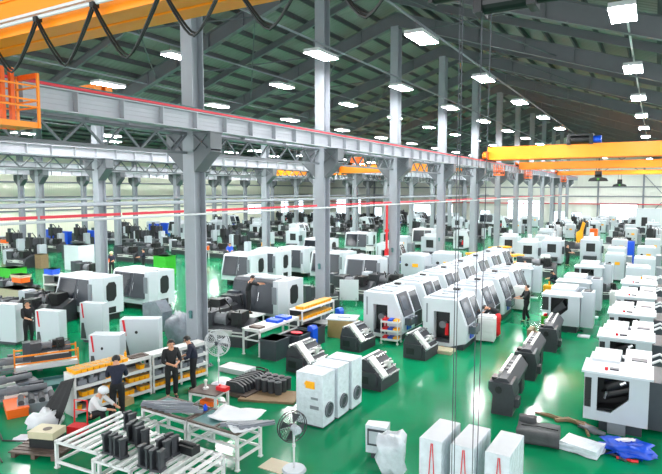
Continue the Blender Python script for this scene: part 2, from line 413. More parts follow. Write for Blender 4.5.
# ---------------------------------------------------------------- overhead cranes
def cage(t, x, y0, y1, z0, z1, fx=.5, m='yellow'):
    """maintenance cage hung beside the girder end, a part with its posts and rails"""
    b = MB(); w_ = fx
    b.box(x-w_, x, y0, y1, z0, z0+.12)
    for yy in (y0, (y0+y1)/2, y1):
        for xx in (x-w_, x): b.bar((xx,yy,z0),(xx,yy,z1),.05)
    for zz in (z0+(z1-z0)*.38, z0+(z1-z0)*.5, z1-.28):
        b.bar((x,y0,zz),(x,y1,zz),.035).bar((x-w_,y0,zz),(x-w_,y1,zz),.035).bar((x-w_,y1,zz),(x,y1,zz),.035).bar((x-w_,y0,zz),(x,y0,zz),.035)
    return b.build('cage', m, t)
def crane(name_lab, X0, X1, y, z, h=.75, two=.6, wd=.35, full=True):
    t = thing('overhead_crane', name_lab, 'crane', (X0, y, 0))
    L = X1-X0
    for i in range(2):
        yy = i*two
        MB().box(.1, L-.1, yy, yy+wd, z, z+h).box(.1,L-.1,yy-.04,yy+wd+.04,z-.03,z).box(.1,L-.1,yy-.04,yy+wd+.04,z+h,z+h+.03).build('bridge_girder','yellow',t)
    for xx in (.0, L-.35):
        c = MB().prism('x', [(-.9,8.62),(-1.1,8.75),(-1.1,8.9),(-.7,z+h*.6),(two+wd+.6,z+h*.6),(two+wd+1,8.9),(two+wd+1,8.75),(two+wd+.8,8.62)], xx-.05, xx+.25).build('end_carriage','orange',t)
        w = MB()
        for yy in (-.7, two+wd+.6): w.cyl((xx-.02,yy,8.66),(xx+.2,yy,8.66),.13,14)
        w.build('wheel','black',c)
    return t
t = crane('long yellow overhead crane crossing the picture near the camera, top left', XA+.72-.05, 12.6, 5.35, 8.45, .52, .4, .25)
# conduit and cable festoon on the near side
MB().cyl((.2,-.14,8.56),(25,-.14,8.56),.03,8).box(.2,25,-.12,-.03,8.63,8.67).build('festoon_track','pale',t)
FX = [1.95,3.3,4.62,5.9,7.2,8.27,9.45,10.65,11.8]
for i, (a, a1) in enumerate(zip(FX, FX[1:])):
    b = MB(); d = (.72,.66,.7,.74,.62,.7,.75,.7)[i]
    for q in (0,.04): b.tube([(a+(a1-a)*(s/12+.04*sin(s*.52)), -.14-q, 8.52-(d+q)*(1-abs(2*s/12-1)**1.7)) for s in range(13)], .016, 6)
    b.build('festoon_cable','rubber',t)
    MB().box(a-.04,a+.04,-.2,-.1,8.49,8.56).build('cable_trolley','black',t)
# ladder cage at the left end of the near crane
ncr = t
def shift(o, dx, dy): o.location = (dx, dy, 0); return o
shift(cage(ncr, .35, 0, 2.0, 7.32, 8.46, .75), .95, -.05)
b = MB()
for yy in (1.55, 1.75): b.box(-.3,-.2,yy,yy+.08,7.3,8.6)
b.box(-.3,.35,1.95,2.03,8.35,8.46); shift(b.build('hanger','orange',ncr), .95, -.05)
shift(MB().box(-.5,.3,-.4,-.1,8.5,8.75).cyl((-.3,-.4,8.62),(-.3,-.9,8.62),.12).build('drive_unit','orange',ncr), .95, -.05)
# hoists
def hoist(lab, x, y, z, s=1, hook=2.3, mcol='navy'):
    t = thing('hoist', lab, 'hoist', (x,y,z))
    b = MB().cyl((-.45*s,0,0),(.45*s,0,0),.24*s,18); b.build('drum','black',t)
    b = MB().box(-.62*s,-.45*s,-.28*s,.28*s,-.25*s,.3*s).box(.45*s,.62*s,-.28*s,.28*s,-.25*s,.3*s).box(-.6*s,.6*s,-.32*s,-.26*s,.18*s,.28*s); b.build('frame','void',t,.01)
    MB().cyl((.62*s,0,0),(1.0*s,0,0),.18*s,14).build('motor','blue' if mcol=='blue' else 'black',t)
    return t
hoist('black hoist drum hanging over the aisle at the top edge, with ropes', -1.42, 6.1, 7.98, .5, mcol='black')
hoist('blue hoist motor at the top edge, left of the black drum', -2.1, 6.2, 8.16, .3, mcol='blue')
t = thing('hoist_ropes','four thin steel ropes hanging from the black hoist down past the picture','rope',(-2.1,6.1,0))
for xx, x2 in ((.19,.19),(.22,.22),(.43,.43),(.53,.47)): MB().cyl((xx,0,8.15),(x2,0,1.6),.0055,6).build('rope','dgrey',t)
MB().box(.1,.55,-.15,.15,1.2,1.6).cyl((.33,0,1.2),(.33,0,.95),.05).torus((.33,0,.82),(0,1,0),.13,.035,a0=0,a1=5).build('hook_block','yellow',t,.02)
K1 = crane('large yellow overhead crane across the right bay, nearest of the far ones', XA+.9, 12.6, 47.5, 8.62, 1.0, 1.6, .5)
K2 = crane('yellow overhead crane across the right bay, middle of the far ones', XA+.9, 12.6, 60, 8.25, .65, 1.5, .4)
K3 = crane('slim yellow overhead crane nearest to the end wall', XA+.9, 12.6, 86, 8.3, .5, 1.5, .4)
for q in (K1,K2,K3): shift(cage(q,.5,0,1.5,7.3,8.2,.5,'orange'), .6, .3)
hoist('blue black hoist trolley on top of the large far crane', -5.2, 47.6, 9.95, 1.5, mcol='blue')
def hook_fn():
    t = thing('hook_block','','hook')
    MB().prism('y',[(-.9,0),(-.75,.28),(-.25,.42),(.25,.42),(.75,.28),(.9,0)],-.3,.3).build('crossbeam','void',t,.02)
    MB().box(-.25,.25,-.2,.2,.4,.95).cyl((-.3,0,.7),(.3,0,.7),.3,16).build('pulley_block','black',t)
    MB().box(-.1,.1,-.33,-.3,.12,.3).build('green_plate','lime',t)
    b = MB()
    for xx in (-.2,.2): b.cyl((xx,0,.9),(xx,0,2.4),.02,6)
    b.build('rope','dgrey',t); return t
HK = Kind(hook_fn)
HK(-4.9,60.95,0,'dark hook crossbeam under the far cranes, the left and larger one', z=6.95)
HK(-4.3,86.95,0,'dark hook crossbeam under the slim far crane, right and smaller one', z=6.6)
crane('yellow overhead crane between first and second column rows, with red trolley', XC+.9, XA-1.0, 50, 7.85, .7, 1.2, .35)
crane('yellow overhead crane in the third bay, seen under the front girder', XD+.9, XC-1.0, 62, 8.1, .8, 1.2, .35)
crane('near yellow overhead crane in the second bay, its end rising over the front girder', XC+.9, XA-1.35, 11.3, 8.75, .42, .4, .25)
tag(MB().box(-.5,.5,-.5,.5,0,.55).cyl((-.5,0,.3),(.6,0,.3),.3).build('crane_trolley','orange',loc=(XC+2.6,50.8,8.83)), 'orange red trolley on the yellow crane of the second bay', 'trolley')

# ---------------------------------------------------------------- machines
def turning_centre(variant=0):
    """faces -y: sloping front with two doors, end cover with a window on the +x side"""
    def fn():
        t = thing('turning_centre','','machine')
        S = lambda x, z, o=0: (x, (z-.8)*.25-o, z)
        MB().box(-1.25,1.2,.25,1.2,0,.36).box(-1.1,-.8,.1,.3,0,.2).build('base','void',t)
        MB().prism('x', [(0,.34),(-.03,.8),(.24,1.86),(.36,1.98),(1.3,1.98),(1.3,.34)], -1.5, .8).build('body','white',t,.03)
        MB().prism('z', [(.8,-.08),(1.05,-.08),(1.3,.25),(1.3,1.35),(.8,1.35)], .3, 2.03).build('end_cover','white',t,.04)
        d = MB().slab([S(-1.38,.66,.01),S(-.2,.66,.01),S(-.2,1.86,.01),S(-1.38,1.86,.01)], (0,-.05,-.01)).build('glazed_door', ['dgrey','grey','dgrey'][variant], t, .015)
        MB().slab([S(-1.3,.74,.06),S(-.28,.74,.06),S(-.28,1.8,.06),S(-1.3,1.8,.06)], (0,-.012,0)).build('window', 'glass' if variant == 0 else 'dgrey', d)
        d = MB().slab([S(-.16,.66,.01),S(.76,.66,.01),S(.76,1.86,.01),S(-.16,1.86,.01)], (0,-.05,-.01)).build('sliding_door','dgrey',t,.015)
        MB().bar(S(-.02,1.0,.1),S(-.02,1.4,.1),.03).build('handle','steel',d)
        MB().prism('x', [(.4,1.0),(.4,1.62),(.55,1.78),(.85,1.78),(.95,1.62),(.95,1.1),(.8,.9),(.5,.9)], 1.3, 1.315).build('end_window','void',t)
        MB().box(1.3,1.315,.4,.9,.34,.62).build('chip_opening','void',t)
        MB().slab([(.76,-.085,.95),(.98,-.085,.95),(.98,-.085,1.75),(.76,-.085,1.75)],(0,-.03,0)).build('control_panel','grey',t,.01)
        r = MB().box(-1.2,.5,.5,1.25,1.98,2.04).box(-.9,-.3,.6,1.1,2.04,2.1).box(.85,1.2,.4,1.1,2.03,2.08); r.build('roof_cover','white',t,.02)
        if variant == 2: MB().slab([S(-1.5,.5,.015),S(.8,.5,.015),S(.8,1.9,.015),S(-1.5,1.9,.015)],(0,-.02,0)).prism('x',[(.2,1.88),(.36,2.0),(.9,2.0),(.9,1.97)],-1.5,.8).build('dark_front','dgrey',t)
        if variant == 1: MB().box(-1.3,.6,-.045,-.02,.5,.62).build('blue_stripe','blue',t)
        return t
    return fn
TC = Kind(turning_centre(0)); TCB = Kind(turning_centre(1)); TCD = Kind(turning_centre(2))

def side_loader():
    """machining centre: doorway on the -y side, sloping grey windows on the +x front"""
    t = thing('machining_centre','','machine')
    fx = lambda z: .85 if z <= .95 else .85-(z-.95)*.38
    MB().box(-.8,.72,.1,2.15,0,.34).build('base','dgrey',t)
    # the shell: two side pieces and a lintel round the doorway, then the rear mass
    b = MB().box(-.85,-.42,0,.35,.1,1.9).box(-.42,.22,0,.35,1.42,1.9).box(-.42,.22,0,.35,.1,.22)
    b.prism('y', [(.22,.1),(.85,.3),(.85,.95),(.49,1.9),(.22,1.9)], 0, .35)
    b.prism('y', [(-.85,.1),(.85,.3),(.85,.95),(.49,1.9),(-.85,1.9)], .35, 2.25); b.build('body','white',t,.025)
    i = MB().box(-.41,.21,.3,.34,.2,1.42).build('doorway','void',t)
    MB().cyl((-.1,.3,.9),(-.1,.1,.9),.14,16).build('chuck','cast2',i); MB().box(.0,.12,.12,.2,.5,.95).build('red_unit','red',i)
    def pane(name, y0, y1, z0, z1, m, off=.012):
        return MB().slab([(fx(z0)+.004,y0,z0),(fx(z0)+.004,y1,z0),(fx(z1)+.004,y1,z1),(fx(z1)+.004,y0,z1)], (off,0,off*.35)).build(name, m, t)
    w_ = pane('front_window',.2,1.15,.97,1.86,'dgrey',.04)
    MB().slab([(fx(1.2)+.046,.32,1.2),(fx(1.2)+.046,.85,1.2),(fx(1.74)+.046,.85,1.74),(fx(1.74)+.046,.32,1.74)],(.01,0,.004)).build('pane','gglass',w_)
    pane('rear_window',1.4,2.15,.97,1.78,'glass')
    MB().box(.85,.875,1.4,2.15,.35,.95).build('dark_door','void',t)
    MB().box(.85,1.1,.3,1.05,.62,.9).build('chip_tray','gglass',t,.02)
    MB().box(.85,.9,.5,.9,.4,.6).build('blue_plate','blue',t)
    b = MB().box(-.7,.3,.3,1.1,1.9,1.98).box(-.5,.1,1.3,2.1,1.9,2.02).cyl((-.2,.7,1.98),(-.2,.7,2.04),.14,16); b.build('roof_cover','offw',t,.02)
    MB().box(-.15,.1,1.5,1.7,2.02,2.1).build('vent','black',t)
    MB().box(-.72,-.66,-.012,0,.95,1.7).build('hinge_strip','grey',t)
    return t
ML = Kind(side_loader)

def panel_lathe(right=True):
    """lathe enclosure whose -y side is a panel round a dark opening cut off at the lower right"""
    def fn():
        t = thing('lathe_enclosure','','machine')
        b = MB()
        b.box(.17,.30,0,.08,.32,1.5).box(.30,1.0,0,.08,1.42,1.5).box(1.0,1.42,0,.08,.32,1.5).box(0,.17,0,.08,.32,.62).box(0,.17,0,.08,1.38,1.5)
        b.prism('y', [(.30,.32),(1.0,.32),(1.0,.95),(.62,.56),(.30,.56)], 0, .08)
        b.build('side_panel','offw',t,.008)
        MB().box(.02,.17,.03,.06,.62,1.38).box(.04,.15,-.01,.03,.68,.8).build('control_strip','void',t)
        MB().box(.0,1.42,.08,2.7,.32,1.5).build('body','offw',t,.01) if False else None
        b = MB().box(.0,.05,.08,1.8,.4,1.5).box(1.36,1.42,.08,2.1,.35,1.5).box(.0,1.42,1.75,2.1,.3,1.5).box(.05,1.36,.08,1.8,.32,.42).box(.05,1.36,.75,.8,.42,1.5)
        b.build('body','offw',t)
        i = MB().box(.06,1.35,.68,.74,.43,1.44).prism('y',[(.3,.56),(1.2,.5),(1.2,.9),(.75,.62)],.2,.6).build('interior','void',t)
        MB().cyl((.5,.5,1.05),(1.0,.4,1.32),.16,18).cyl((.42,.45,.85),(1.1,.45,1.12),.13,18).build('turret','black',i)
        MB().cyl((.46,.28,.82),(.5,.24,1.0),.03,8).build('spindle_nose','steel',i); MB().cyl((.8,.28,1.22),(.92,.28,1.3),.05,8).build('tool_holder','steel',i)
        MB().slab([(-.06,-.04,1.5),(1.5,-.04,1.5),(1.5,1.0,1.55),(-.06,1.0,1.55)],(0,0,.05)).build('front_roof','white',t,.012)
        MB().prism('x',[(.75,1.56),(.85,1.64),(2.0,1.66),(2.0,1.5),(.75,1.5)],.1,.75).build('hood','offw',t,.02)
        h_ = MB().prism('x',[(.35,1.57),(.55,1.68),(2.0,1.72),(2.0,1.5),(.35,1.5)],.85,1.45).build('electrical_box','white',t,.015)
        MB().slab([(1.0,.9,1.69),(1.35,.9,1.69),(1.35,1.15,1.697),(1.0,1.15,1.697)],(0,0,.02)).build('vent','dgrey',h_)
        MB().box(.55,.75,.25,.4,1.56,1.6).build('vent_slot','dgrey',t)
        MB().cyl((.48,.2,1.57),(.48,.2,1.64),.04,12).build('red_button','red',t)
        MB().box(.35,1.3,.25,2.0,0,.32).build('base','dgrey',t)
        MB().box(.55,.95,.1,.4,.0,.34).build('front_foot','grey',t,.01)
        MB().box(1.42,1.95,.6,2.1,.1,1.3).build('rear_cabinet','dgrey',t,.02)
        for a in (.7,1.3): MB().tube([(1.45,a,1.75),(1.62,a,1.85),(1.78,a,1.75),(1.85,a,1.45),(1.84,a,1.0)],.035,8).build('hose','pale',t)
        return t
    return fn
PL = Kind(panel_lathe())

def open_window_lathe():
    """enclosure with dark screen at the left, big sloping window, tall cabinet at the right"""
    t = thing('lathe_enclosure','','machine')
    b = MB().box(.28,.36,0,.08,.45,1.55).box(.36,1.05,0,.08,1.47,1.55).box(1.05,1.5,0,.08,.3,1.55).box(0,.28,0,.08,.8,.9).box(0,.28,0,.08,1.47,1.55)
    b.prism('y',[(.1,.45),(.36,.45),(.36,.55),(.62,.58),(1.05,1.0),(1.05,.3),(.3,.3)],0,.08); b.build('side_panel','offw',t,.008)
    MB().box(.02,.28,.02,.08,.9,1.47).build('control_screen','void',t,.008)
    b = MB().box(1.44,1.5,.08,2.6,.3,1.55).box(.1,1.44,.9,.95,.45,1.5).box(.1,1.44,.08,2.6,.3,.42).box(.1,1.5,2.5,2.6,.3,1.6); b.build('body','offw',t)
    i = MB().box(.15,1.4,.84,.89,.43,1.5).build('interior','void',t)
    MB().hull([(.4,.2,.62),(.95,.2,1.05),(.95,.8,1.05),(.4,.8,.62)],[(.4,.2,.85),(.8,.2,1.3),(.8,.8,1.3),(.4,.8,.85)]).build('chuck_guard','cast',i,.02)
    MB().box(-.02,1.6,-.04,1.1,1.55,1.6).build('front_roof','white',t,.012)
    MB().box(.2,1.2,1.1,2.5,1.5,1.72).build('hood','white',t,.03)
    c = MB().box(1.52,2.0,.3,1.2,.25,1.75).build('cabinet','offw',t,.015)
    MB().box(1.6,1.9,.5,1.0,1.75,1.78).build('cabinet_top','dgrey',c)
    MB().box(1.5,1.95,-.5,-.1,.0,.05).build('footplate','white',t)
    MB().box(.3,1.4,.15,2.4,0,.3).build('base','dgrey',t)
    return t
OL = Kind(open_window_lathe)

def cabinet_machine():
    """plain white machine back: tall block with a round port and a low block beside it"""
    t = thing('machine_cabinet','','machine')
    MB().box(0,1.2,0,1.4,.1,1.75).build('body','offw',t,.03)
    MB().box(.05,1.15,.05,1.35,0,.1).build('base','black',t)
    MB().box(.05,1.1,.1,1.3,1.75,1.83).build('roof_cover','white',t,.03)
    MB().cyl((.3,-.01,1.2),(.3,.01,1.2),.09,14).build('port','black',t)
    MB().box(.6,.9,-.02,0,1.1,1.3).build('label_plate','bin',t)
    MB().box(1.25,1.6,.1,1.2,.1,1.2).build('side_box','grey',t,.02)
    return t
CM = Kind(cabinet_machine)
def framed_window_machine():
    t = thing('milling_machine','','machine')
    b = MB().box(-.8,-.35,0,1.5,.1,1.9).box(.35,.8,0,1.5,.1,1.9).box(-.35,.35,0,1.5,1.65,1.9).box(-.35,.35,0,1.5,.1,.95).box(-.35,.35,.5,1.5,.9,1.7); b.build('body','offw',t,.02)
    MB().box(-.34,.34,.06,.1,.95,1.65).build('window','void',t)
    MB().box(-.6,.6,.3,1.3,1.9,2.15).cyl((0,.8,2.15),(0,.8,2.5),.16,14).build('head','white',t,.02)
    MB().box(.85,1.0,-.3,.2,.9,1.5).build('control_panel','dgrey',t,.01)
    MB().box(-.75,.75,.05,1.45,0,.12).build('base','black',t)
    MB().box(-.5,.5,-.5,0,.3,.62).build('chip_tray','cast',t,.02)
    return t
FW = Kind(framed_window_machine)
def bare(seed, light=False):
    """machine without its covers: dark castings, spindle, hoses, motors"""
    def fn():
        r = random.Random(seed); t = thing('uncovered_lathe','','machine')
        MB().prism('x',[(0,0),(0,.35),(.15,.7),(.85,1.0),(1.0,.9),(1.0,0)],-1.1,1.1).box(-1.1,-.5,.1,1.0,.7,1.25).build('bed','cast',t,.02)
        MB().cyl((-.5,.5,.95),(-.05,.5,.95),.25,20).cyl((-.05,.5,.95),(.05,.5,.95),.31,20).build('chuck','cast2',t)
        MB().box(.3,.75,.2,.85,.8,1.3).cyl((.1,.5,1.1),(.3,.5,1.1),.2,12).build('turret','black',t,.02)
        MB().box(-1.5,-1.1,.1,.7,.2,1.35).build('motor_box',['dgrey','offw'][light],t,.02)
        b = MB()
        for i in range(5):
            x = r.uniform(-1,.8); y = r.uniform(.1,.8); b.tube([(x,y,.7),(x+r.uniform(-.3,.3),y+.1,1.2+r.uniform(0,.3)),(x+r.uniform(-.5,.5),y+.3,1.25),(x+r.uniform(-.6,.6),y+.4,.8)],.025,6)
        b.build('hose','rubber',t)
        for i in range(3): MB().bar((-.9,.05-.03*i,.3+.14*i),(.95,.05-.03*i,.3+.14*i),.05).build('guide_rail','alu',t)
        MB().box(-.2,.4,-.05,.25,.45,.62).build('saddle','alu',t,.01)
        return t
    return fn
BL1, BL2, BL3 = Kind(bare(1)), Kind(bare(5, True)), Kind(bare(9))

def upright():
    """tall uncovered milling column: base, column, spindle head, table, hoses"""
    t = thing('uncovered_mill','','machine')
    MB().box(-.7,.7,0,1.2,0,.5).box(-.4,.4,.75,1.2,.5,2.2).prism('x',[(.75,1.5),(.3,1.7),(.3,2.1),(.75,2.25)],-.3,.3).build('column','cast',t,.02)
    MB().box(-.25,.25,.05,.4,1.45,2.3).cyl((0,.22,1.2),(0,.22,1.45),.1,14).build('spindle_head','black',t,.02)
    MB().box(-.75,.75,.05,.6,.75,.85).box(-.3,.3,.1,.6,.5,.75).build('work_table','cast2',t,.01)
    MB().cyl((-.0,.22,2.3),(0,.22,2.65),.13,14).build('motor','dgrey',t)
    MB().box(.5,.85,.5,1.1,.5,1.7).build('side_box','offw',t,.02)
    MB().tube([(-.2,.9,2.2),(-.35,.7,2.6),(-.3,.4,2.4),(-.45,.5,1.4),(-.5,.8,.6)],.035,6).tube([(.2,.9,2.2),(.4,.8,2.5),(.65,.8,2.2),(.65,.8,1.7)],.03,6).build('hose','rubber',t)
    return t
UM = Kind(upright)
def slant_bed():
    """grey slant bed casting with bright rails; high at -x, sloping to +x; runs along y"""
    t = thing('slant_bed','','machine part')
    MB().prism('y',[(-.48,0),(-.48,.55),(-.38,.92),(-.22,1.0),(-.1,.98),(.5,.38),(.5,0)],0,1.35).box(-.35,.35,-.08,0,.12,.6).build('casting','cast',t,.025)
    sp = lambda s, o: (-.1+.6*s+.7*o, .98-.6*s+.7*o)
    for s in (.08,.42,.72,.97):
        a, c = sp(s-.035,.0), sp(s+.035,.0); a2, c2 = sp(s-.035,.07), sp(s+.035,.07)
        MB().prism('y',[a,c,c2,a2],.04,1.34).build('guide_rail','steel',t,.008)
    a, c = sp(-.02,.02), sp(.95,.02); a2, c2 = sp(-.02,.12), sp(.95,.12)
    MB().prism('y',[a,c,c2,a2],.08,.42).build('saddle','alu',t,.012)
    x, z = sp(.56,.1); MB().cyl((x,.3,z),(x,1.2,z),.045,12).box(x-.09,x+.09,.75,.95,z-.09,z+.09).build('lead_screw','alu',t)
    MB().cyl((-.32,0,.96),(-.32,1.35,.96),.05,12).build('top_bar','alu',t)
    MB().box(-.3,.05,-.09,-.08,.2,.45).build('port_plate','void',t)
    return t
SB = Kind(slant_bed)
def headstock_casting():
    """dark grey casting: pedestal at the near end, long bed with rails running back on top"""
    t = thing('bed_casting','','machine part')
    MB().prism('y',[(-.32,0),(-.28,.55),(-.42,.72),(-.42,.95),(.3,.95),(.38,.6),(.32,0)],0,.75).build('pedestal','cast',t,.02)
    MB().prism('y',[(-.28,.62),(-.3,.95),(-.12,1.06),(.12,1.06),(.34,.8),(.3,.62)],.1,2.5).box(-.25,.25,1.9,2.4,0,.62).build('bed','cast',t,.02)
    for x in (-.24,.02): MB().box(x,x+.09,.6,2.48,.97,1.1).build('guide_rail','alu',t,.006)
    MB().cyl((-.1,-.012,.74),(-.1,.01,.74),.11,20).build('bore','black',t)
    MB().cyl((-.28,.25,.95),(-.28,.25,1.04),.1,16).build('bearing_seat','black',t)
    MB().box(.34,.5,.1,.45,.25,.5).build('bracket','cast',t,.01)
    for y in (.9,1.25,1.6): MB().box(-.14,.0,y,y+.18,1.06,1.1).build('pad','cast2',t)
    return t
HC = Kind(headstock_casting)
def wrapped(w_, d, h, hole=True, strap=True, tip=0):
    def fn():
        t = thing('wrapped_cover','','crate')
        MB().box(-w_/2,w_/2,0,d,.1,h).build('cover','white',t,.05)
        MB().box(-w_/2+.1,w_/2-.1,.03,d-.03,0,.1).build('pallet','dgrey',t)
        if strap:
            MB().prism('y',[(-w_/2+.08,h-.02),(-w_/2+.16,h-.02),(-w_/2+.22,h-.55),(-w_/2+.16,h-.55)],-.015,0).build('strap','red',t)
            MB().prism('y',[(-w_/2+.02,.15),(-w_/2+.32,.15),(-w_/2+.2,h*.5),(-w_/2+.08,h*.5)],-.02,-.0).build('grey_flap','tarp',t)
        if hole: MB().cyl((-w_/2+.55,-.012,h*.68),(-w_/2+.55,.005,h*.68),.05,14).build('hole','black',t)
        return t
    return Kind(fn)
# ---------------------------------------------------------------- people
def skin_bm(chains, rad, sub=1):
    """chains: lists of joint names or points; every joint carries a radius"""
    vs, es, rs, idx = [], [], [], {}
    def vid(k):
        if k not in idx: idx[k] = len(vs); vs.append(rad[k][0]); rs.append(rad[k][1])
        return idx[k]
    for c in chains:
        for a, b_ in zip(c, c[1:]): es.append((vid(a), vid(b_)))
    me = bpy.data.meshes.new('tmp'); me.from_pydata(vs, es, []); o = bpy.data.objects.new('tmp', me); C.objects.link(o)
    md = o.modifiers.new('s','SKIN'); md.use_smooth_shade = True
    for i, r in enumerate(rs): me.skin_vertices[0].data[i].radius = (r, r)
    me.skin_vertices[0].data[0].use_root = True
    sb = o.modifiers.new('u','SUBSURF'); sb.levels = sub; sb.render_levels = sub
    dg = bpy.context.evaluated_depsgraph_get(); ev = o.evaluated_get(dg); m2 = ev.to_mesh()
    q = MB(); q.bm.from_mesh(m2); ev.to_mesh_clear()
    bpy.data.objects.remove(o); bpy.data.meshes.remove(me); return q
def person(lab, x, y, rz, pose=None, shirt='navy', trousers='bcloth', cap=None, z=0, group=None, hair=True):
    """faces local -y; pose overrides joint positions"""
    J = dict(pel=(0,0,.95), sp=(0,.01,1.12), ch=(0,.0,1.33), nk=(0,.01,1.49), hd=(0,-.01,1.60), tp=(0,-.005,1.70),
        shL=(.18,.01,1.42), elL=(.24,.03,1.14), wrL=(.23,-.08,.92), shR=(-.18,.01,1.42), elR=(-.24,.03,1.14), wrR=(-.23,-.08,.92),
        hpL=(.1,0,.9), knL=(.11,-.03,.5), anL=(.11,.02,.1), toL=(.13,-.16,.04), hpR=(-.1,0,.9), knR=(-.11,-.03,.5), anR=(-.11,.02,.1), toR=(-.13,-.16,.04))
    J.update(pose or {})
    R = dict(pel=.09, sp=.085, ch=.11, nk=.055, hd=.092, tp=.062, shL=.065, elL=.045, wrL=.03, shR=.065, elR=.045, wrR=.03,
        hpL=.065, knL=.055, anL=.04, toL=.035, hpR=.065, knR=.055, anR=.04, toR=.035)
    D = {k: (Vector(J[k]), R[k]) for k in J}
    ch = [['pel','sp','ch','nk','hd','tp'],['ch','shL','elL','wrL'],['ch','shR','elR','wrR'],['pel','hpL','knL','anL','toL'],['pel','hpR','knR','anR','toR']]
    for s in 'LR':          # palm, four unequal fingers and a thumb
        w_ = D['wr'+s][0]; d = (w_-D['el'+s][0]).normalized(); side = d.cross(Vector((0,0,1)));
        if side.length < .1: side = Vector((1,0,0))
        side.normalize(); dn = d.cross(side) * (1 if d.cross(side).z < 0 else -1)
        D['pm'+s] = (w_+d*.07, .032); ch.append(['wr'+s,'pm'+s])
        for i, (o_, l) in enumerate(((-.03,.065),(-.01,.078),(.01,.072),(.03,.058))):
            a = w_+d*.09+side*o_; D['fa%d%s'%(i,s)] = (a,.010); D['fb%d%s'%(i,s)] = (a+d*l*.6,.009); D['fc%d%s'%(i,s)] = (a+d*l*.85+dn*l*.4,.008)
            ch.append(['pm'+s,'fa%d%s'%(i,s),'fb%d%s'%(i,s),'fc%d%s'%(i,s)])
        D['ta'+s] = (w_+d*.05+side*.04,.012); D['tb'+s] = (w_+d*.09+side*.06+dn*.01,.009); ch.append(['pm'+s,'ta'+s,'tb'+s])
    t = thing('person', lab, 'person', (x,y,z), rz, group); PLACED.append((x,y,'p'))
    b = skin_bm(ch, D)
    hd, tp = D['hd'][0], D['tp'][0]; u = (tp-hd).normalized(); fw = Vector((0,-1,0)); fw = (fw-u*fw.dot(u)).normalized(); sd = u.cross(fw)
    b.ball(hd+fw*.105-u*.0, .018, (1,1,1.2), 8)                   # nose
    for s in (-1,1): b.ball(hd+sd*s*.095, .025, (.6,1,1.3), 8)    # ears
    b.m(1)
    for s in (-1,1): b.ball(hd+sd*s*.035+fw*.088+u*.03, .012, seg=8)
    b.ball(hd+fw*.09-u*.045, .02, (1.2,.5,.35), 8)                # mouth
    b.build('body', ['skin','hair'], t, smooth=True)
    P = lambda k, r: (D[k][0], r)
    sh = {'pel':(D['pel'][0].lerp(D['hpL'][0].lerp(D['hpR'][0],.5),.6),.155),'sp':P('sp',.142),'ch':P('ch',.155),'nk':(D['nk'][0]-u*.05,.07)}
    cc = [['pel','sp','ch','nk']]
    for s in 'LR':
        sh['sh'+s] = P('sh'+s,.082); sh['el'+s] = P('el'+s,.062); sh['cf'+s] = (D['el'+s][0].lerp(D['wr'+s][0], .45 if shirt != 'wcloth' else .8),.05); cc.append(['ch','sh'+s,'el'+s,'cf'+s])
    skin_bm(cc, sh).build('shirt', shirt, t, smooth=True)
    tr = {'sp':(D['pel'][0].lerp(D['sp'][0],.9),.13),'pel':P('pel',.148)}; cc = [['pel','sp']]
    for s in 'LR':
        tr['hp'+s] = P('hp'+s,.11); tr['kn'+s] = P('kn'+s,.082); tr['an'+s] = P('an'+s,.07); cc.append(['pel','hp'+s,'kn'+s,'an'+s])
    skin_bm(cc, tr).build('trousers', trousers, t, smooth=True)
    for s in 'LR':
        a, c = D['an'+s][0], D['to'+s][0]
        skin_bm([['a','b','c']], {'a':(a-Vector((0,0,.03)),.06),'b':(a.lerp(c,.6)-Vector((0,0,.01)),.052),'c':(c,.042)}).build('shoe','rubber',t,smooth=True)
    h = MB(); h.ball(hd+u*.035-fw*.012, .116, (.95,1.02,.98), 16)
    lo = hd+u*.0+fw*.03
    kill = [v for v in h.bm.verts if (v.co-lo).dot(u) < -.02 or ((v.co-hd).dot(fw) > .045 and (v.co-hd).dot(u) < .07)]
    bmesh.ops.delete(h.bm, geom=kill, context='VERTS')
    if cap: h.ball(hd+u*.05, .128, (1,1.05,.85), 14)
    h.build('helmet' if cap else 'hair', cap or 'hair', t, smooth=True)
    return t

# ---------------------------------------------------------------- furniture and fittings
def bx(name, m, x0,x1,y0,y1,z0,z1, par=None, bev=0): return MB().box(x0,x1,y0,y1,z0,z1).build(name, m, par, bev)
def bench(lab, x, y, rz, L, W, h, rails=(.25,.5), top=None, slats=0, cat='table', name='steel_frame_table', t_=.06, group=None, mid=True):
    """white square-tube frame: legs, rails and a top of plates or slats; local x along its length"""
    t = thing(name, lab, cat, (x,y,0), rz, group)
    for sx in (0,L-t_):
        for sy in (0,W-t_): MB().box(sx,sx+t_,sy,sy+t_,0,h).box(sx-.015,sx+t_+.015,sy-.015,sy+t_+.015,0,.03).build('leg','frame',t)
    b = MB()
    for z in list(rails)+[h-t_]:
        s = t_*.8
        b.box(0,L,0,s,z,z+s).box(0,L,W-s,W,z,z+s).box(0,s,0,W,z,z+s).box(L-s,L,0,W,z,z+s)
    if mid: b.box(L/2-.03,L/2+.03,0,W,h-t_,h)
    b.build('rail','frame',t)
    if slats:
        for i in range(slats):
            a = L*(i+.5)/slats; bx('slat','frame',a-.045,a+.045,0,W,h,h+.03,t)
    if top: bx('top',top,-.01,L+.01,-.01,W+.01,h,h+.035,t,.006)
    return t
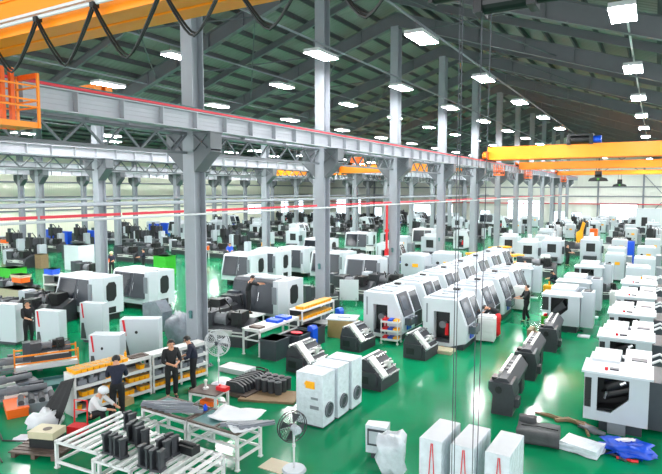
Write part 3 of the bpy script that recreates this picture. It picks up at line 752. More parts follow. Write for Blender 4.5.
def shelving(lab, x, y, rz, L, D_, zs, end=True, nb=2, name='shelving_unit'):
    t = thing(name, lab, 'shelf', (x,y,0), rz)
    h = zs[-1]
    for i in range(nb+1):
        a = (L-.05)*i/nb
        for yy in (0,D_-.05): bx('post','frame',a,a+.05,yy,yy+.05,0,h,t)
    for z in zs: MB().box(0,L,0,D_,z-.035,z).box(0,L,-.01,.012,z-.07,z+.02).build('shelf','frame',t,.004)
    if end: bx('end_panel','frame',-.02,0,0,D_,0,h,t)
    MB().box(0,L,D_-.015,D_,.02,h).build('back_panel','dgrey',t)
    return t
def bin_fn(m='bin'):
    def fn():
        t = MB(); w_,d,h = .16,.26,.13
        t.hull([(-w_/2+.01,0.01,0),(w_/2-.01,0.01,0),(w_/2-.01,d-.01,0),(-w_/2+.01,d-.01,0)],[(-w_/2,0,h),(w_/2,0,h),(w_/2,d,h),(-w_/2,d,h)])
        t.box(-w_/2,w_/2,-.012,0,h-.02,h).box(-w_/2-.008,-w_/2,0,d,h-.02,h+.008).box(w_/2,w_/2+.008,0,d,h-.02,h+.008).m(1).box(-w_/2+.012,w_/2-.012,.012,d-.012,h,h+.006)
        return tag(t.build('parts_bin',[m,'card' if m=='bin' else 'black']), '', 'bin')
    return fn
class Solo(Kind):
    def __call__(s, x, y, z=0, rz=0, label='', group=None, sc_=None):
        if s.first is None: o = s.fn(); s.first = o
        else:
            o = s.first.copy(); C.objects.link(o)
            if 'group' in o: del o['group']
        o.location = (x,y,z); o.rotation_euler = (0,0,rz); o['label'] = label
        if group: o['group'] = group
        if sc_: o.scale = sc_
        return o
BIN = Solo(bin_fn())
def loc2(x, y, rz, a, b_): return x+a*cos(rz)-b_*sin(rz), y+a*sin(rz)+b_*cos(rz)

# two shelving units along the front columns
RZ = radians(80.3); sx0, sy0 = -13.08, 9.1
shelving('white shelving unit with yellow parts bins, nearest one with white end panel', sx0, sy0, RZ, 2.3, .55, (.15,.48,.8,1.14))
x1, y1 = loc2(sx0, sy0, RZ, 2.35, 0)
shelving('white shelving unit behind the two men, standing against the first column', x1, y1, RZ, 2.0, .5, (.15,.48,.8,1.14), end=False)
rnd = random.Random(4)
for z, nm in ((1.145,'on top'),(.485,'on the second shelf'),(.155,'on the bottom shelf'),(.805,'on the upper shelf')):
    for i in range(13):
        if z == .805 and i not in (5,6,7,11): continue
        if z == .485 and i in (0,3,4,8): continue
        if z == .155 and i in (1,2,6,10): continue
        a = .12+i*.172
        if z == 1.145 and i > 8: continue
        rows_ = (0.02,.285) if z == 1.145 else (0.03,)
        for r_, yy in enumerate(rows_):
            px, py = loc2(sx0, sy0, RZ, a, yy)
            BIN(px, py, z, RZ, 'yellow parts bin %s of the shelving with the white end panel' % nm, 'yellow bins %s of the near shelving' % nm, (1,.85,1 if z<1 else .8))
for z, nm, i0, i1 in ((.155,'on the bottom shelf',0,11),):
    for i in range(i0, i1):
        px, py = loc2(x1, y1, RZ, .14+i*.172, .03)
        BIN(px, py, z, RZ, 'yellow parts bin on the bottom shelf behind the two men', 'yellow bins on the shelving behind the two men')
def grey_part():
    return tag(MB().box(-.12,.12,0,.3,0,.14).cyl((0,.1,.14),(0,.1,.2),.07,12).cyl((-.12,.15,.07),(-.17,.15,.07),.04,10).build('metal_part','grey',bevel=.01),'','part')
GP = Solo(grey_part)
for i in range(6):
    for z in (.485,.805):
        px, py = loc2(x1, y1, RZ, .2+i*.31, .06); GP(px, py, z, RZ, 'small grey machined part stored on the shelving behind the two men', 'grey parts on the shelving behind the two men')
for i in range(4):
    px, py = loc2(sx0, sy0, RZ, .25+i*.3, .06); GP(px, py, .805, RZ, 'dark machined part on the upper shelf near the white end panel', 'dark parts on the upper near shelf')
px, py = loc2(sx0, sy0, RZ, 1.75, .12); tag(MB().box(0,.55,0,.35,0,.03).cyl((.05,.1,.03),(.5,.1,.03),.02).cyl((.05,.2,.03),(.5,.2,.03),.02).build('tool_tray','dwood',loc=(px,py,1.145)), 'brown tray of tools on top of the white shelving', 'tray').rotation_euler.z = RZ
px, py = loc2(sx0, sy0, RZ, 1.65, .3); tag(MB().cyl((0,0,0),(0,0,.2),.035,12).cyl((0,0,.2),(0,0,.25),.015,10).build('spray_can','bin',loc=(px,py,1.145)), 'yellow can standing on top of the white shelving', 'can')
px, py = loc2(sx0, sy0, RZ, 1.55, -.02); tag(MB().box(-.15,.15,-.35,-.05,0,.18).box(-.152,.152,-.22,-.18,.0,.185).build('carton','card',loc=(px+.1,py,0)), 'cardboard carton on the floor below the white shelving', 'box')
# black cloth over the corner of the shelving, and white sacks beside it
b = MB(); px, py = F(62,425)
pts_t = [Vector((-12.98,9.03,1.12)), Vector((-13.35,8.9,1.0))]; pts_b = [Vector((-12.75,8.35,.12)), Vector((-13.6,8.15,.1))]
N_ = 10; gr = [[None]*(N_+1) for _ in range(N_+1)]
for i in range(N_+1):
    for j in range(N_+1):
        s_, t_ = i/N_, j/N_; p = pts_t[0].lerp(pts_t[1],s_).lerp(pts_b[0].lerp(pts_b[1],s_), t_) + Vector((0,.05*sin(s_*19)*t_, .09*sin(pi*t_)*(-1)))
        gr[i][j] = p
th_ = Vector((.012,.012,.004)); va = [[b.bm.verts.new(p) for p in r] for r in gr]; vb = [[b.bm.verts.new(p+th_) for p in r] for r in gr]
for i in range(N_):
    for j in range(N_):
        b._f([va[i][j],va[i+1][j],va[i+1][j+1],va[i][j+1]]); b._f([vb[i][j],vb[i][j+1],vb[i+1][j+1],vb[i+1][j]])
for i in range(N_):
    b._f([va[i][0],vb[i][0],vb[i+1][0],va[i+1][0]]); b._f([va[i][N_],va[i+1][N_],vb[i+1][N_],vb[i][N_]])
    b._f([va[0][i],va[0][i+1],vb[0][i+1],vb[0][i]]); b._f([va[N_][i],vb[N_][i],vb[N_][i+1],va[N_][i+1]])
tag(b.build('draped_cloth','btarp',smooth=True), 'black cloth draped from the corner of the near white shelving', 'cloth')
def lump(name, m, x, y, z, rx, ry, rzz, seed, jit=.05, ang=0, seg=14, flat=True):
    b = MB().ball((0,0,0), 1, (1,1,1), seg); r = random.Random(seed)
    for v in b.bm.verts:
        n = v.co.copy(); k = (abs(n.x)**4+abs(n.y)**4+abs(n.z)**4)**.25
        v.co = n/k if k else n
        v.co *= 1+r.uniform(-jit,jit)*2; v.co = Vector((v.co.x*rx, v.co.y*ry, v.co.z*rzz))
        if flat and v.co.z < -rzz*.75: v.co.z = -rzz*.98
    o = b.build(name, m, None, smooth=True, loc=(x,y,z+rzz)); o.rotation_euler.z = ang; return o
x, y = F(45,430); tag(lump('white_sack','paper',x-.1,y+.1,0,.3,.38,.2,3,.16,.4), 'crumpled white sack on the floor beside the black cloth', 'sack')
x, y = F(25,440); tag(lump('paper_sheet','paper',x,y+.1,0,.35,.22,.01,4,.05,.4), 'flat white sheet lying on the green floor at the left', 'sheet')
# cream box on a dark pallet, lower left
x, y = F(48,452); t = thing('floor_pallet','dark wooden pallet on the floor at the lower left','pallet',(x-.1,y,0),.35)
for k in range(6): bx('board','dwood',-.62,.62,-.42+k*.15,-.31+k*.15,.1,.13,t)
for k in (-1,0,1): bx('runner','dwood',k*.5-.05,k*.5+.05,-.42,.44,0,.1,t)
tag(MB().box(-.3,.3,-.2,.22,.0,.22).build('dark_crate','void',bevel=.02,loc=(x-.1,y+.05,.135)), 'dark crate between the pallet and the cream box', 'crate').rotation_euler.z = .35
t = thing('cream_box','cream plastic box with a round opening on the dark crate','box',(x-.1,y+.05,.356),.35)
MB().box(-.32,.32,-.22,.25,0,.16).build('shell','cream',t,.06); MB().cyl((.03,.0,.158),(.03,.0,.166),.1,18).build('opening','dwood',t)
# red frame trolley
x, y = F(78,432,.1); t = thing('red_trolley','small red trolley behind the empty white rack','trolley',(x,y,0),.3)
MB().box(-.2,.2,-.15,.15,.1,.28).build('box','red',t,.01)
MB().tube([(-.18,.12,.28),(-.18,.14,.85),(.18,.14,.85),(.18,.12,.28)],.018).tube([(-.18,.13,.6),(.18,.13,.6)],.015).build('handle','red',t)
for s in (-1,1): MB().cyl((s*.2,-.1,.06),(s*.24,-.1,.06),.06,12).build('wheel','rubber',t)
# empty slatted white rack and the racks with grey castings
bench('empty white slatted rack in the lower left corner', -11.05, 7.15, radians(4), 1.35, 1.75, .62, (.12,), None, 6, 'rack', 'slatted_rack')
def ucast():
    t = MB().box(-.15,-.09,-.11,.11,0,.42).box(.09,.15,-.11,.11,0,.42).box(-.15,.15,.05,.11,0,.36).box(-.17,.17,-.13,.13,0,.05).box(-.17,-.06,-.12,.12,.38,.43).box(.06,.17,-.12,.12,.38,.43).cyl((0,.0,.1),(0,.12,.1),.06,12)
    return tag(t.build('forked_casting','cast',bevel=.008),'','casting')
UC = Solo(ucast)
r1 = (-9.55, 6.95); bench('white rack carrying grey forked castings at the bottom edge', r1[0], r1[1], radians(4), 1.05, 1.5, .66, (.15,), None, 5, 'rack','slatted_rack')
r2 = (-8.35, 7.0); bench('white rack with dark castings, right of the other casting rack', r2[0], r2[1], radians(4), 1.1, 1.35, .66, (.15,.4), None, 5, 'rack','slatted_rack')
cpx = [(102,424),(98,448),(109,452),(121,457),(126,436),(134,442),(143,447),(146,466),(158,470),(172,454),(164,459)]
wd = ['upper left','left front','second from left, front','front corner','rear left','rear middle','rear right','on the right-hand rack, front left','on the right-hand rack, foremost','on the right-hand rack, rear','on the right-hand rack, middle']
for i, (px, py) in enumerate(cpx):
    x, y = F(px, py, .69)
    if i == 0: x, y = -10.0, 8.35
    z_ = .69
    x = min(max(x, -9.4 if i < 7 and i else -10.2), -7.4); y = min(max(y, 7.1), 8.3)
    UC(x, y, z_ if i else .65, .15*(i%3)-.1, 'grey forked iron casting standing on a white rack, '+wd[i], None, (.78,.78,.95))
x, y = F(188,452,.69); tag(MB().box(-.22,.22,-.12,.12,0,.16).cyl((-.2,0,.16),(.2,0,.16),.05).build('casting_block','void',bevel=.01,loc=(min(x,-7.55),min(y,8.2),.69)), 'dark low casting at the right end of the casting racks', 'casting')
# long benches
B1 = (-10.5, 9.05); B2 = (-8.98, 9.02)
bench('left half of the long white bench, loaded with grey bars', B1[0], B1[1], radians(-1), 1.48, .85, .8, (.22,.5))
bench('right half of the long white bench, with paper sheets and bars', B2[0], B2[1], radians(-1), 1.48, .85, .8, (.22,.5))
for (X, Y, L, nm) in ((B1[0],B1[1],1.48,'left'),(B2[0],B2[1],1.48,'right')):
    t = thing('bench_top_frame','brown rimmed top frame on the %s half of the long bench'%nm,'frame',(X,Y,.8),radians(-1))
    MB().box(0,L,0,.07,0,.03).box(0,L,.78,.85,0,.03).box(0,.07,.07,.78,0,.03).box(L-.07,L,.07,.78,0,.03).box(L*.5,L*.5+.06,.07,.78,0,.03).build('rim','dwood',t)
    MB().box(.07,L*.5,.07,.78,.005,.02).build('glass_plate','teal',t)
def profile_bar():
    return tag(MB().prism('y',[(-.05,0),(.05,0),(.05,.03),(.02,.03),(.02,.06),(-.02,.06),(-.02,.03),(-.05,.03)],0,1.0).build('steel_bar','grey'),'','bar')
PB = Solo(profile_bar)
for i in range(9):
    PB(B1[0]-.05+(i%5)*.2+.05*(i//5), B1[1]+.05, .835+.062*(i//5), radians(-62+3*(i%4)), 'grey steel profile bar in the pile on the left bench', 'grey bars on the left bench', (1.1,.9,1))
for i in range(4):
    PB(B2[0]+.9+i*.15, B2[1]+.1+.03*i, .84, radians(-50+4*i), 'dark bar lying over the paper at the right bench end, %s' % ['leftmost','second','third','rightmost'][i], None, (1.3,.8,1.3))
def sheet(lab, x, y, z, w_, d, ang, seed=1, m='paper'):
    b = MB(); r = random.Random(seed); n = 8
    a = [[b.bm.verts.new((w_*(i/n-.5), d*(j/n-.5), .03*r.random()+.02*sin(i*.9+seed))) for j in range(n+1)] for i in range(n+1)]
    c = [[b.bm.verts.new(v.co-Vector((0,0,.008))) for v in row] for row in a]
    for i in range(n):
        for j in range(n): b._f([a[i][j],a[i+1][j],a[i+1][j+1],a[i][j+1]]); b._f([c[i][j],c[i][j+1],c[i+1][j+1],c[i+1][j]])
    for i in range(n):
        b._f([a[i][0],c[i][0],c[i+1][0],a[i+1][0]]); b._f([a[i][n],a[i+1][n],c[i+1][n],c[i][n]]); b._f([a[0][i],a[0][i+1],c[0][i+1],c[0][i]]); b._f([a[n][i],c[n][i],c[n][i+1],a[n][i+1]])
    o = b.build('paper_sheet', m, smooth=True, loc=(x,y,z)); o.rotation_euler.z = ang; return tag(o, lab, 'sheet')
sheet('large white paper sheet hanging over the rear of the right bench', B2[0]+.85, B2[1]+.75, .86, 1.1, .8, .2, 2)
sheet('white paper sheet at the front corner of the right bench', B2[0]+1.3, B2[1]+.35, .86, .7, .6, -.5, 5)
tag(MB().cyl((0,0,0),(0,0,.09),.05,14).cyl((0,0,.09),(0,0,.14),.025,12).build('blue_bottle','blue',loc=(B1[0]+1.5,B1[1]+.6,.84)), 'small blue bottle standing where the two long benches meet', 'bottle')
# small white cart with dark top, orange box
x, y = F(210,420); t = bench('low white table with a dark top, orange box beneath', x-.72, y-.02, radians(8), .85, .65, .62, (.2,), 'dwood')
tag(MB().box(-.2,.2,-.14,.14,0,.14).build('orange_box','orange',bevel=.01,loc=(x-.3,y+.3,.252)), 'orange box on the lower rail of the low white table', 'box')
tag(MB().cyl((0,0,0),(0,0,.04),.08).cyl((0,0,.04),(0,0,.2),.03).ball((0,0,.22),.05).build('white_fixture','alu',loc=(x-.45,y+.35,.655)), 'white metal fixture standing on the low dark-topped table', 'tool')
tag(MB().box(-.16,.16,-.1,.1,0,.1).cyl((-.1,0,.1),(-.1,0,.14),.03).build('red_toolbox','red',bevel=.02,loc=(x+.02,y+.5,.655)), 'red box at the rear corner of the low dark-topped table', 'box')
# pedestal fans
def fan(lab, x, y, rz, h, mhead, tilt=0, R_=.36):
    t = thing('pedestal_fan', lab, 'fan', (x,y,0), rz)
    MB().cyl((0,0,0),(0,0,.05),.27,24,.24).build('base','offw',t); MB().cyl((0,0,.05),(0,0,h-.1),.022,12).cyl((0,0,h*.55),(0,0,h*.55+.06),.035,12).build('pole','pale',t)
    g = MB()
    for k in range(6): g.torus((0,-.12,h),(0,1,0),R_*(.25+.15*k),.004,28)
    for k in range(24):
        a = 2*pi*k/24; g.bar((cos(a)*.07,-.15,h+sin(a)*.07),(cos(a)*R_,-.12,h+sin(a)*R_),.006)
    g.torus((0,-.02,h),(0,1,0),R_,.012,30).torus((0,-.12,h),(0,1,0),R_,.012,30)
    for k in range(12):
        a = 2*pi*k/12; g.bar((cos(a)*R_,-.12,h+sin(a)*R_),(cos(a)*R_,-.02,h+sin(a)*R_),.006).bar((cos(a)*R_,-.02,h+sin(a)*R_),(cos(a)*.1,.03,h+sin(a)*.1),.006)
    g.build('guard',mhead,t)
    for k in range(4):
        a = 2*pi*k/4+.3; MB().slab([(cos(a)*.05,-.06,h+sin(a)*.05),(cos(a-.3)*R_*.9,-.08,h+sin(a-.3)*R_*.9),(cos(a+.35)*R_*.9,-.03,h+sin(a+.35)*R_*.9)],(0,.006,0)).build('blade',mhead,t)
    MB().cyl((0,0,h),(0,.2,h),.08,18).cyl((0,.2,h),(0,.24,h),.06,18).box(-.03,.03,0,.1,h-.14,h).build('motor','offw' if mhead!='pale' else 'grey',t,.01)
    MB().cyl((0,-.1,h),(0,-.14,h),.05,14).build('hub','dgrey',t)
    return t
x, y = F(219,385); fan('tall pedestal fan with a pale round guard behind the dark-topped table', x, y, radians(15), 1.35, 'pale', R_=.40)
x, y = F(294,470); fan('pedestal fan with a dark guard facing away, at the bottom edge', x, y, radians(-118), .95, 'cast', R_=.33)
x, y = F(276,466); tag(MB().box(-.3,.3,-.25,.25,0,.015).build('floor_mat','cream',loc=(x,y,0)), 'cream mat on the floor by the bottom-edge fan', 'mat')
# dark parts on board, rolls on plywood
x, y = F(240,388); t = thing('stacked_castings','rack of dark ribbed castings behind the dark-topped table','castings',(x,y,.12),radians(75)) if False else None
tag(MB().box(-.9,.75,-.4,.5,0,.06).build('plywood_board','wood',loc=(F(272,398)[0],F(272,398)[1],0)), 'plywood board on the floor carrying dark rolls', 'board').rotation_euler.z = radians(20)
def roll():
    t = MB().cyl((0,0,0),(0,0,.34),.1,18).cyl((0,0,.34),(0,0,.36),.11,18).cyl((0,0,.36),(0,0,.37),.05,14)
    return tag(t.build('dark_roll','cast'),'','roll')
RL = Solo(roll); bx0, by0 = F(270,391,.06)
for i in range(4):
    for j in range(3): RL(bx0-.35+i*.24, by0-.1+j*.25, .065, 0, 'dark cylindrical roll standing upright on the plywood board', 'dark rolls on the plywood board')
def rib():
    return tag(MB().prism('y',[(-.35,0),(.35,0),(.3,.2),(.1,.3),(-.25,.3)],0,.07).cyl((0,-.01,.15),(0,.08,.15),.08,14).build('ribbed_part','cast',bevel=.006),'','part')
RB = Solo(rib); x, y = F(240,392)
tag(MB().box(-.5,.6,-.3,1.3,0,.09).build('low_pallet','dwood',loc=(x-.05,y-.1,0)), 'low dark pallet under the row of ribbed parts', 'pallet')
for i in range(9): RB(x+.02, y-.3+i*.14, .095, .1, 'dark ribbed part standing in the row behind the fan', 'dark ribbed parts in a row')
tag(MB().tube([(0,0,.03)]+[(cos(a*.5)*(.35+.01*a),sin(a*.5)*.3,.03) for a in range(0,26)]+[(-.9,.2,.03),(-1.4,.1,.03)],.022).build('hose_coil','rubber',loc=(F(256,371)[0],F(256,371)[1],0)), 'black hose coiled on the green floor by the dark crates', 'hose')
tag(MB().box(-.5,.6,-.3,.3,0,.16).build('flat_crate','pale',bevel=.02,loc=(F(236,371)[0],F(236,371)[1],0)),'pale flat crate on the floor behind the pale fan','crate')

# three wrapped cabinets in the middle
def wcab():
    t = thing('wrapped_cabinet','','cabinet')
    MB().box(0,.8,0,.6,.05,1.38).jitter(.008,3).build('cover','film',t,.035); MB().box(.03,.77,.03,.57,0,.05).build('base','dgrey',t)
    f = MB().cyl((.8,.3,.42),(.825,.3,.42),.2,24).build('fan_grille','dgrey',t); MB().torus((.83,.3,.42),(1,0,0),.19,.012).torus((.83,.3,.42),(1,0,0),.12,.008).build('ring','grey',f)
    return t
WCB = Kind(wcab)
for i, lab in enumerate(('film-wrapped white cabinet with a side fan, front of the three, yellow tag','film-wrapped white cabinet with a side fan, middle of the three','film-wrapped white cabinet with a side fan, rearmost of the three')):
    o = WCB(-7.82+i*.03, 11.75+i*.72, 0, lab)
    if i == 0:
        MB().box(.3,.56,-.03,0,1.0,1.18).box(.27,.33,-.035,0,1.08,1.14).build('yellow_tag','bin',o)
        MB().box(.45,.66,-.012,0,.72,.78).box(.42,.68,-.012,0,.47,.56).build('printed_label','grey',o)
# three wrapped crates at the bottom edge
def wcrate():
    t = thing('wrapped_crate','','crate')
    MB().box(0,.42,0,1.0,.08,1.55).build('cover','film',t,.03); MB().box(.01,.41,.01,.99,1.55,1.56).build('lid','paper',t)
    MB().box(.02,.4,.02,.98,0,.08).build('base','wood',t)
    b = MB()
    for s in (-1,1): b.bar((.24+s*.012,-.012,1.5),(.24+s*.09,-.012,.2),.014,.012)
    b.build('strap','red',t); MB().cyl((-.02,.9,1.3),(.02,.9,1.3),.06,12).build('yellow_fitting','bin',t); return t
WCR = Kind(wcrate)
for (px, py), lab in (((419.5,437),'white-topped wrapped crate with red straps, left of the three at the bottom edge'),((450.5,443.5),'white-topped wrapped crate with red straps, middle of the three at the bottom edge'),((485,451),'white-topped wrapped crate with red straps, right of the three at the bottom edge')):
    x, y = F(px, py, 1.56); WCR(x, y, radians(-2), lab)
# wrapped machine units, lower middle and right
x, y = F(398,470); o = lump('wrapped_unit','film',x-.1,y-.15,0,.3,.32,.42,11,.1,.3); tag(o,'unit wrapped in crumpled milky film, left of the white-topped crates','parcel')
x, y = F(384,455); t = thing('film_wrapped_screen','screen unit wrapped in film with a dark frame, beside the crates','screen',(x-.1,y-.15,0),radians(10)); MB().box(-.25,.25,-.1,.2,.1,.75).jitter(.02,5).build('wrap','film',t,.05); MB().box(-.2,.2,-.13,-.1,.3,.68).build('bezel','dgrey',t,.01); MB().box(-.16,.16,-.14,-.13,.35,.63).build('screen','offw',t); MB().box(-.12,.12,-.1,.1,0,.1).build('foot','dgrey',t)
x, y = F(543,442); t = thing('tarpaulin_parcel','dark grey tarpaulin parcel on the floor right of the wrapped crates','parcel',(x-.1,y+.1,0),.1)
MB().box(-.5,.45,-.4,.32,.02,.3).box(-.5,-.1,.2,.4,.2,.42).jitter(.016,8,3).build('wrap','tarp',t,smooth=True); MB().box(-.38,.38,-.27,.28,0,.03).build('base','void',t)
MB().tube([(-.42,-.02,.31),(0,-.01,.325),(.42,-.03,.31)],.012).build('tie','btarp',t)
x, y = F(584,452); t = thing('film_parcel','flat parcel wrapped in shiny grey film, right of the dark tarpaulin parcel','parcel',(x-.05,y+.05,0),-.25)
MB().box(-.42,.42,-.28,.3,.02,.2).jitter(.016,9,3).build('wrap','film',t); MB().box(-.38,.38,-.26,.27,0,.03).build('base','dgrey',t)
x, y = F(572,424)
tag(MB().tube([(-.95,.25,.03),(-.6,.2,.04),(-.3,.05,.06),(.1,.1,.05),(.5,-.05,.04)],.035).tube([(-.4,-.05,.03),(-.1,.12,.07),(.25,-.05,.05),(.6,-.15,.03)],.05).tube([(-.2,.2,.03),(.1,.0,.08),(.3,.12,.04)],.04).tube([(.2,.1,.03),(.35,-.25,.04),(.45,-.6,.03)],.03).jitter(.018,3).build('crumpled_cloth','wood',loc=(x,y,0)), 'crumpled beige straps lying before the nearest enclosure', 'cloth')
tag(lump('grey_rag','grey',x+.5,y-.25,0,.3,.12,.05,23,.16,-.6,seg=14), 'grey rag lying at the end of the beige cloth', 'cloth')
x, y = F(632,455); tag(lump('blue_bag','blue',x-.1,y,0,.46,.32,.13,22,.2,.1,seg=20), 'blue plastic bag on the floor in the lower right corner', 'bag')
tag(lump('white_gloves','frame',x-.15,y+.08,.26,.2,.06,.03,24,.12,.5), 'white work gloves lying on the blue bag', 'gloves')
tag(MB().tube([(0,0,.02),(.15,.03,.03),(.3,-.03,.03),(.42,.03,.02)],.035).build('red_hose','red',loc=(x-.3,y-.36,0)), 'red hose piece beside the blue bag in the corner', 'hose')
tag(MB().tube([(-.5,0,.03),(-.2,.05,.03),(.1,-.08,.03),(.5,-.35,.03)],.03).build('grey_strap','tarp',loc=(x-.6,y-.1,0)), 'grey strap between film parcel and blue bag', 'strap')
tag(MB().cyl((0,0,0),(0,0,.05),.13,20).cyl((0,0,.05),(0,0,.07),.06,14).build('round_cover','steel',loc=(F(468,342)[0],F(468,342)[1],0)), 'round metal lid lying on the green floor', 'lid')
tag(MB().tube([(-1.8,.2,.02),(-1.2,.25,.02),(-.6,.0,.02),(0,.3,.02),(.6,.2,.02)],.018).build('floor_cable','rubber',loc=(F(30,452)[0]-.5,F(30,452)[1],0)),'black cable lying across the floor at the left edge','cable')
tag(MB().tube([(-1.8,-.5,.02),(-1.2,-.15,.02),(-.5,-.2,.02),(.2,-.45,.02)],.015).build('floor_cable','rubber',loc=(F(30,458)[0]-.5,F(30,458)[1],0)),'thin black cable crossing the floor at the lower left corner','cable')
# ---------------------------------------------------------------- machines in their places
# row at the right edge
for i in range(5):
    PL(-1.35+.03*i, 15.0+3.85*i, 0, 'pale lathe enclosure with dark opening and red button, %s, right-hand row' % nth(i), 'lathe enclosures of the right-hand row')
# row along the right side of the aisle
OL(-4.05,25.2,0,'enclosure with dark screen and open sloping window, nearest on the right of the aisle')
OL(-4.05,29.2,0,'enclosure with dark screen and open sloping window, second on the right of the aisle')
OL(-3.95,35.5,0,'enclosure with dark screen and tall cabinet, third on the right of the aisle')
for i,(x,y,l) in enumerate(((-1.25,35.0,'white machine cabinet block behind the right-hand row, nearest one'),(-2.75,41.5,'white machine cabinet beside the third aisle enclosure'),(-1.0,40.0,'white machine cabinet with yellow plate near the right edge, second back'),(-2.9,46,'white machine cabinet far back under the bright doorway'),(-1.0,48,'white machine cabinet far back at the right edge'),(-3.1,54,'white machine cabinet before the open doorway, left'),(-.6,56,'white machine cabinet before the open doorway, right'))):
    CM(x,y,0,l)
# row along the left side of the aisle
for i in range(4):
    ML(-6.75+.03*i, 20.3+2.95*i, 0, 'white machining centre with sloping windows, %s, row left of the aisle' % nth(i), 'machining centres left of the aisle')
for i in range(7):
    ML(-9.35, 20.35+3.0*i, 0, 'white machining centre, %s, second row left of the aisle' % nth(i), 'machining centres of the second row')
# far machines with framed windows
for i,(px,py,l) in enumerate(((527,266,'left of the aisle end, with a dark window'),(551,264,'by the standing man, with a dark window'),(508,258,'behind the yellow trays'),(545,250,'far back, left of the middle pair'),(590,263,'round opening, right of the aisle end'))):
    x,y = F(px,py); FW(x,y,0,'white milling machine '+l)
x,y = F(520,300); OL(x-1.0,y+1.2,0,'enclosure with white frame and dark opening behind the white tool cart, left of aisle',sc_=(.9,.7,1))
# big turning centres on the left
TC(-22.6,19.2,0,'big white turning centre with glazed doors left of the first column',sc_=(1.15,1,1))
TC(-23.2,16.5,0,'big white turning centre with a mirror-like glazed door, leftmost in front',sc_=(1.15,1,1))
TCg = Kind(turning_centre(1))
o = TCD(-15.55,20.3,0,'long dark grey machine with white end cover that a man leans over', sc_=(1.1,1.15,.97)) 
TCB(-14.9,30.0,0,'white turning centre with blue stripe right of the second column')
TC(-18.3,31.5,0,'white turning centre left of the blue-striped one, behind the second column')
for i,(px,py,l) in enumerate(((236,287,'with a bright reflecting door, behind the leaning man'),(262,282,'middle of the three behind the leaning man'),(290,277,'right of the three behind the leaning man'))):
    x,y = F(px,py); TC(x,y+.3,0,'white turning centre '+l, sc_=(.95,1,1))
CM(-13.9,33.0,0,'tall pale cabinet machine between second and third column', sc_=(1.3,1,1.1)); CM(-12.5,34.9,0,'pale cabinet machine behind the second row of centres', sc_=(1.3,1,1.1))
# slant beds on the open floor
for (px,py,zz),l in (((284,372,.42),'slant bed casting with bright rails, beside the wrapped cabinets, left'),((355,388,.4),'slant bed casting with bright rails, right of the wrapped cabinets'),((338,350,.45),'slant bed casting with bright rails, before the cardboard box table'),((401,358,.45),'slant bed casting with bright rails, before the red tool trolley')):
    x,y = F(px,py); SB(x+zz,y+.1,radians(-3),l,'slant bed castings',sc_=(.88,.88,.9))
for (px,py),l in (((497,415),'dark grey bed casting in the aisle, nearest'),((522,380),'dark grey bed casting in the aisle, second'),((545,352),'dark grey bed casting in the aisle, third')):
    x,y = F(px,py); HC(x+.1,y+.05,radians(2),l,'bed castings in the aisle',sc_=(.85,1,.92))
# wrapped panels beside the left machines
W1 = wrapped(1.25,.42,1.45,False); W2 = wrapped(1.3,.5,1.35,True)
for (px,py,zz,K,a),l in (((47,315,1.45,W1,15),'white wrapped upright cover left of the yellow-barred cart'),((91,307,1.45,W1,15),'white wrapped upright cover with red strap, before the turning centres'),((104,337,1.3,W2,28),'white wrapped cover with a round hole, behind the man at the shelf'),((139,321,1.4,W2,32),'long white wrapped cover with a round hole, right one'),((4,308,1.45,W1,15),'white wrapped cover cut by the left edge')):
    x,y = F(px,py,zz); K(x,y,radians(a),l, sc_=((1.05,1,1.08) if px==139 else (.78,1,1) if px==104 else (.84,.9,1.1)))
# ---- near left: barred cart, motors, tank
def cart_yellow():
    t = thing('barred_cart','','cart')
    MB().box(0,2.2,0,.9,.35,.42).box(0,2.2,0,.05,.42,.5).build('deck','frame',t)
    for x_ in (0,2.15):
        for y_ in (0,.85): bx('post','yellow',x_,x_+.05,y_,y_+.05,0,.95,t)
    MB().bar((0,.02,.88),(2.2,.02,.88),.05).bar((0,.88,.88),(2.2,.88,.88),.05).bar((0,.02,.6),(2.2,.02,.6),.04).build('side_bar','yellow',t)
    for x_ in (.3,1.9): MB().cyl((x_,.05,.1),(x_,.12,.1),.1,14).build('wheel','rubber',t)
    return t
x,y = F(22,390); t = cart_yellow(); t['label']='cart with yellow bars carrying black motors, left of the shelving'; t.location=(-17.2,9.9,0); t.scale=(.85,.9,.9); t.rotation_euler.z=radians(60)
BL1(-17.1,11.1,radians(60),'black motor assembly lying on the yellow-barred cart', z=.39, sc_=(.55,.55,.5))
def roller_rig(seed):
    def fn():
        r = random.Random(seed); t = thing('spindle_rig','','machine part')
        MB().box(-1.1,1.1,-.4,.4,.25,.35).box(-1,-.8,-.35,.35,0,.25).box(.8,1,-.35,.35,0,.25).build('frame','grey',t)
        MB().cyl((-1.0,-.1,.55),(.9,-.1,.55),.13,16).cyl((-.5,-.1,.55),(-.1,-.1,.55),.22,16).build('shaft','cast2',t)
        MB().cyl((-.9,.22,.5),(.7,.22,.5),.09,12).box(.3,.8,.05,.4,.35,.7).build('cylinder','dgrey',t,.01)
        MB().box(-.6,.2,-.42,-.2,.35,.45).build('cover_plate','alu',t)
        return t
    return Kind(fn)
RR = roller_rig(1)
for px,py,a,l in ((18,372,60,'grey spindle rig on a frame behind the teal tray'),(42,366,55,'grey spindle rig beside the yellow-barred cart'),(2,372,70,'grey spindle rig at the left edge'),(8,392,75,'grey spindle rig lying lowest at the left edge'),(22,402,62,'grey spindle rig over the orange crate')):
    x,y = F(px,py); RR(x,y,radians(a),l,sc_=(.72,.6,.7))
x,y = F(48,385); tag(MB().box(-1.1,1.1,-.45,.45,0,.06).box(-1.1,1.1,-.45,-.4,.06,.12).box(-1.1,1.1,.4,.45,.06,.12).build('drip_tray','teal',loc=(x,y,0)),'flat teal drip tray on the floor left of the shelving','tray').rotation_euler.z=radians(62)
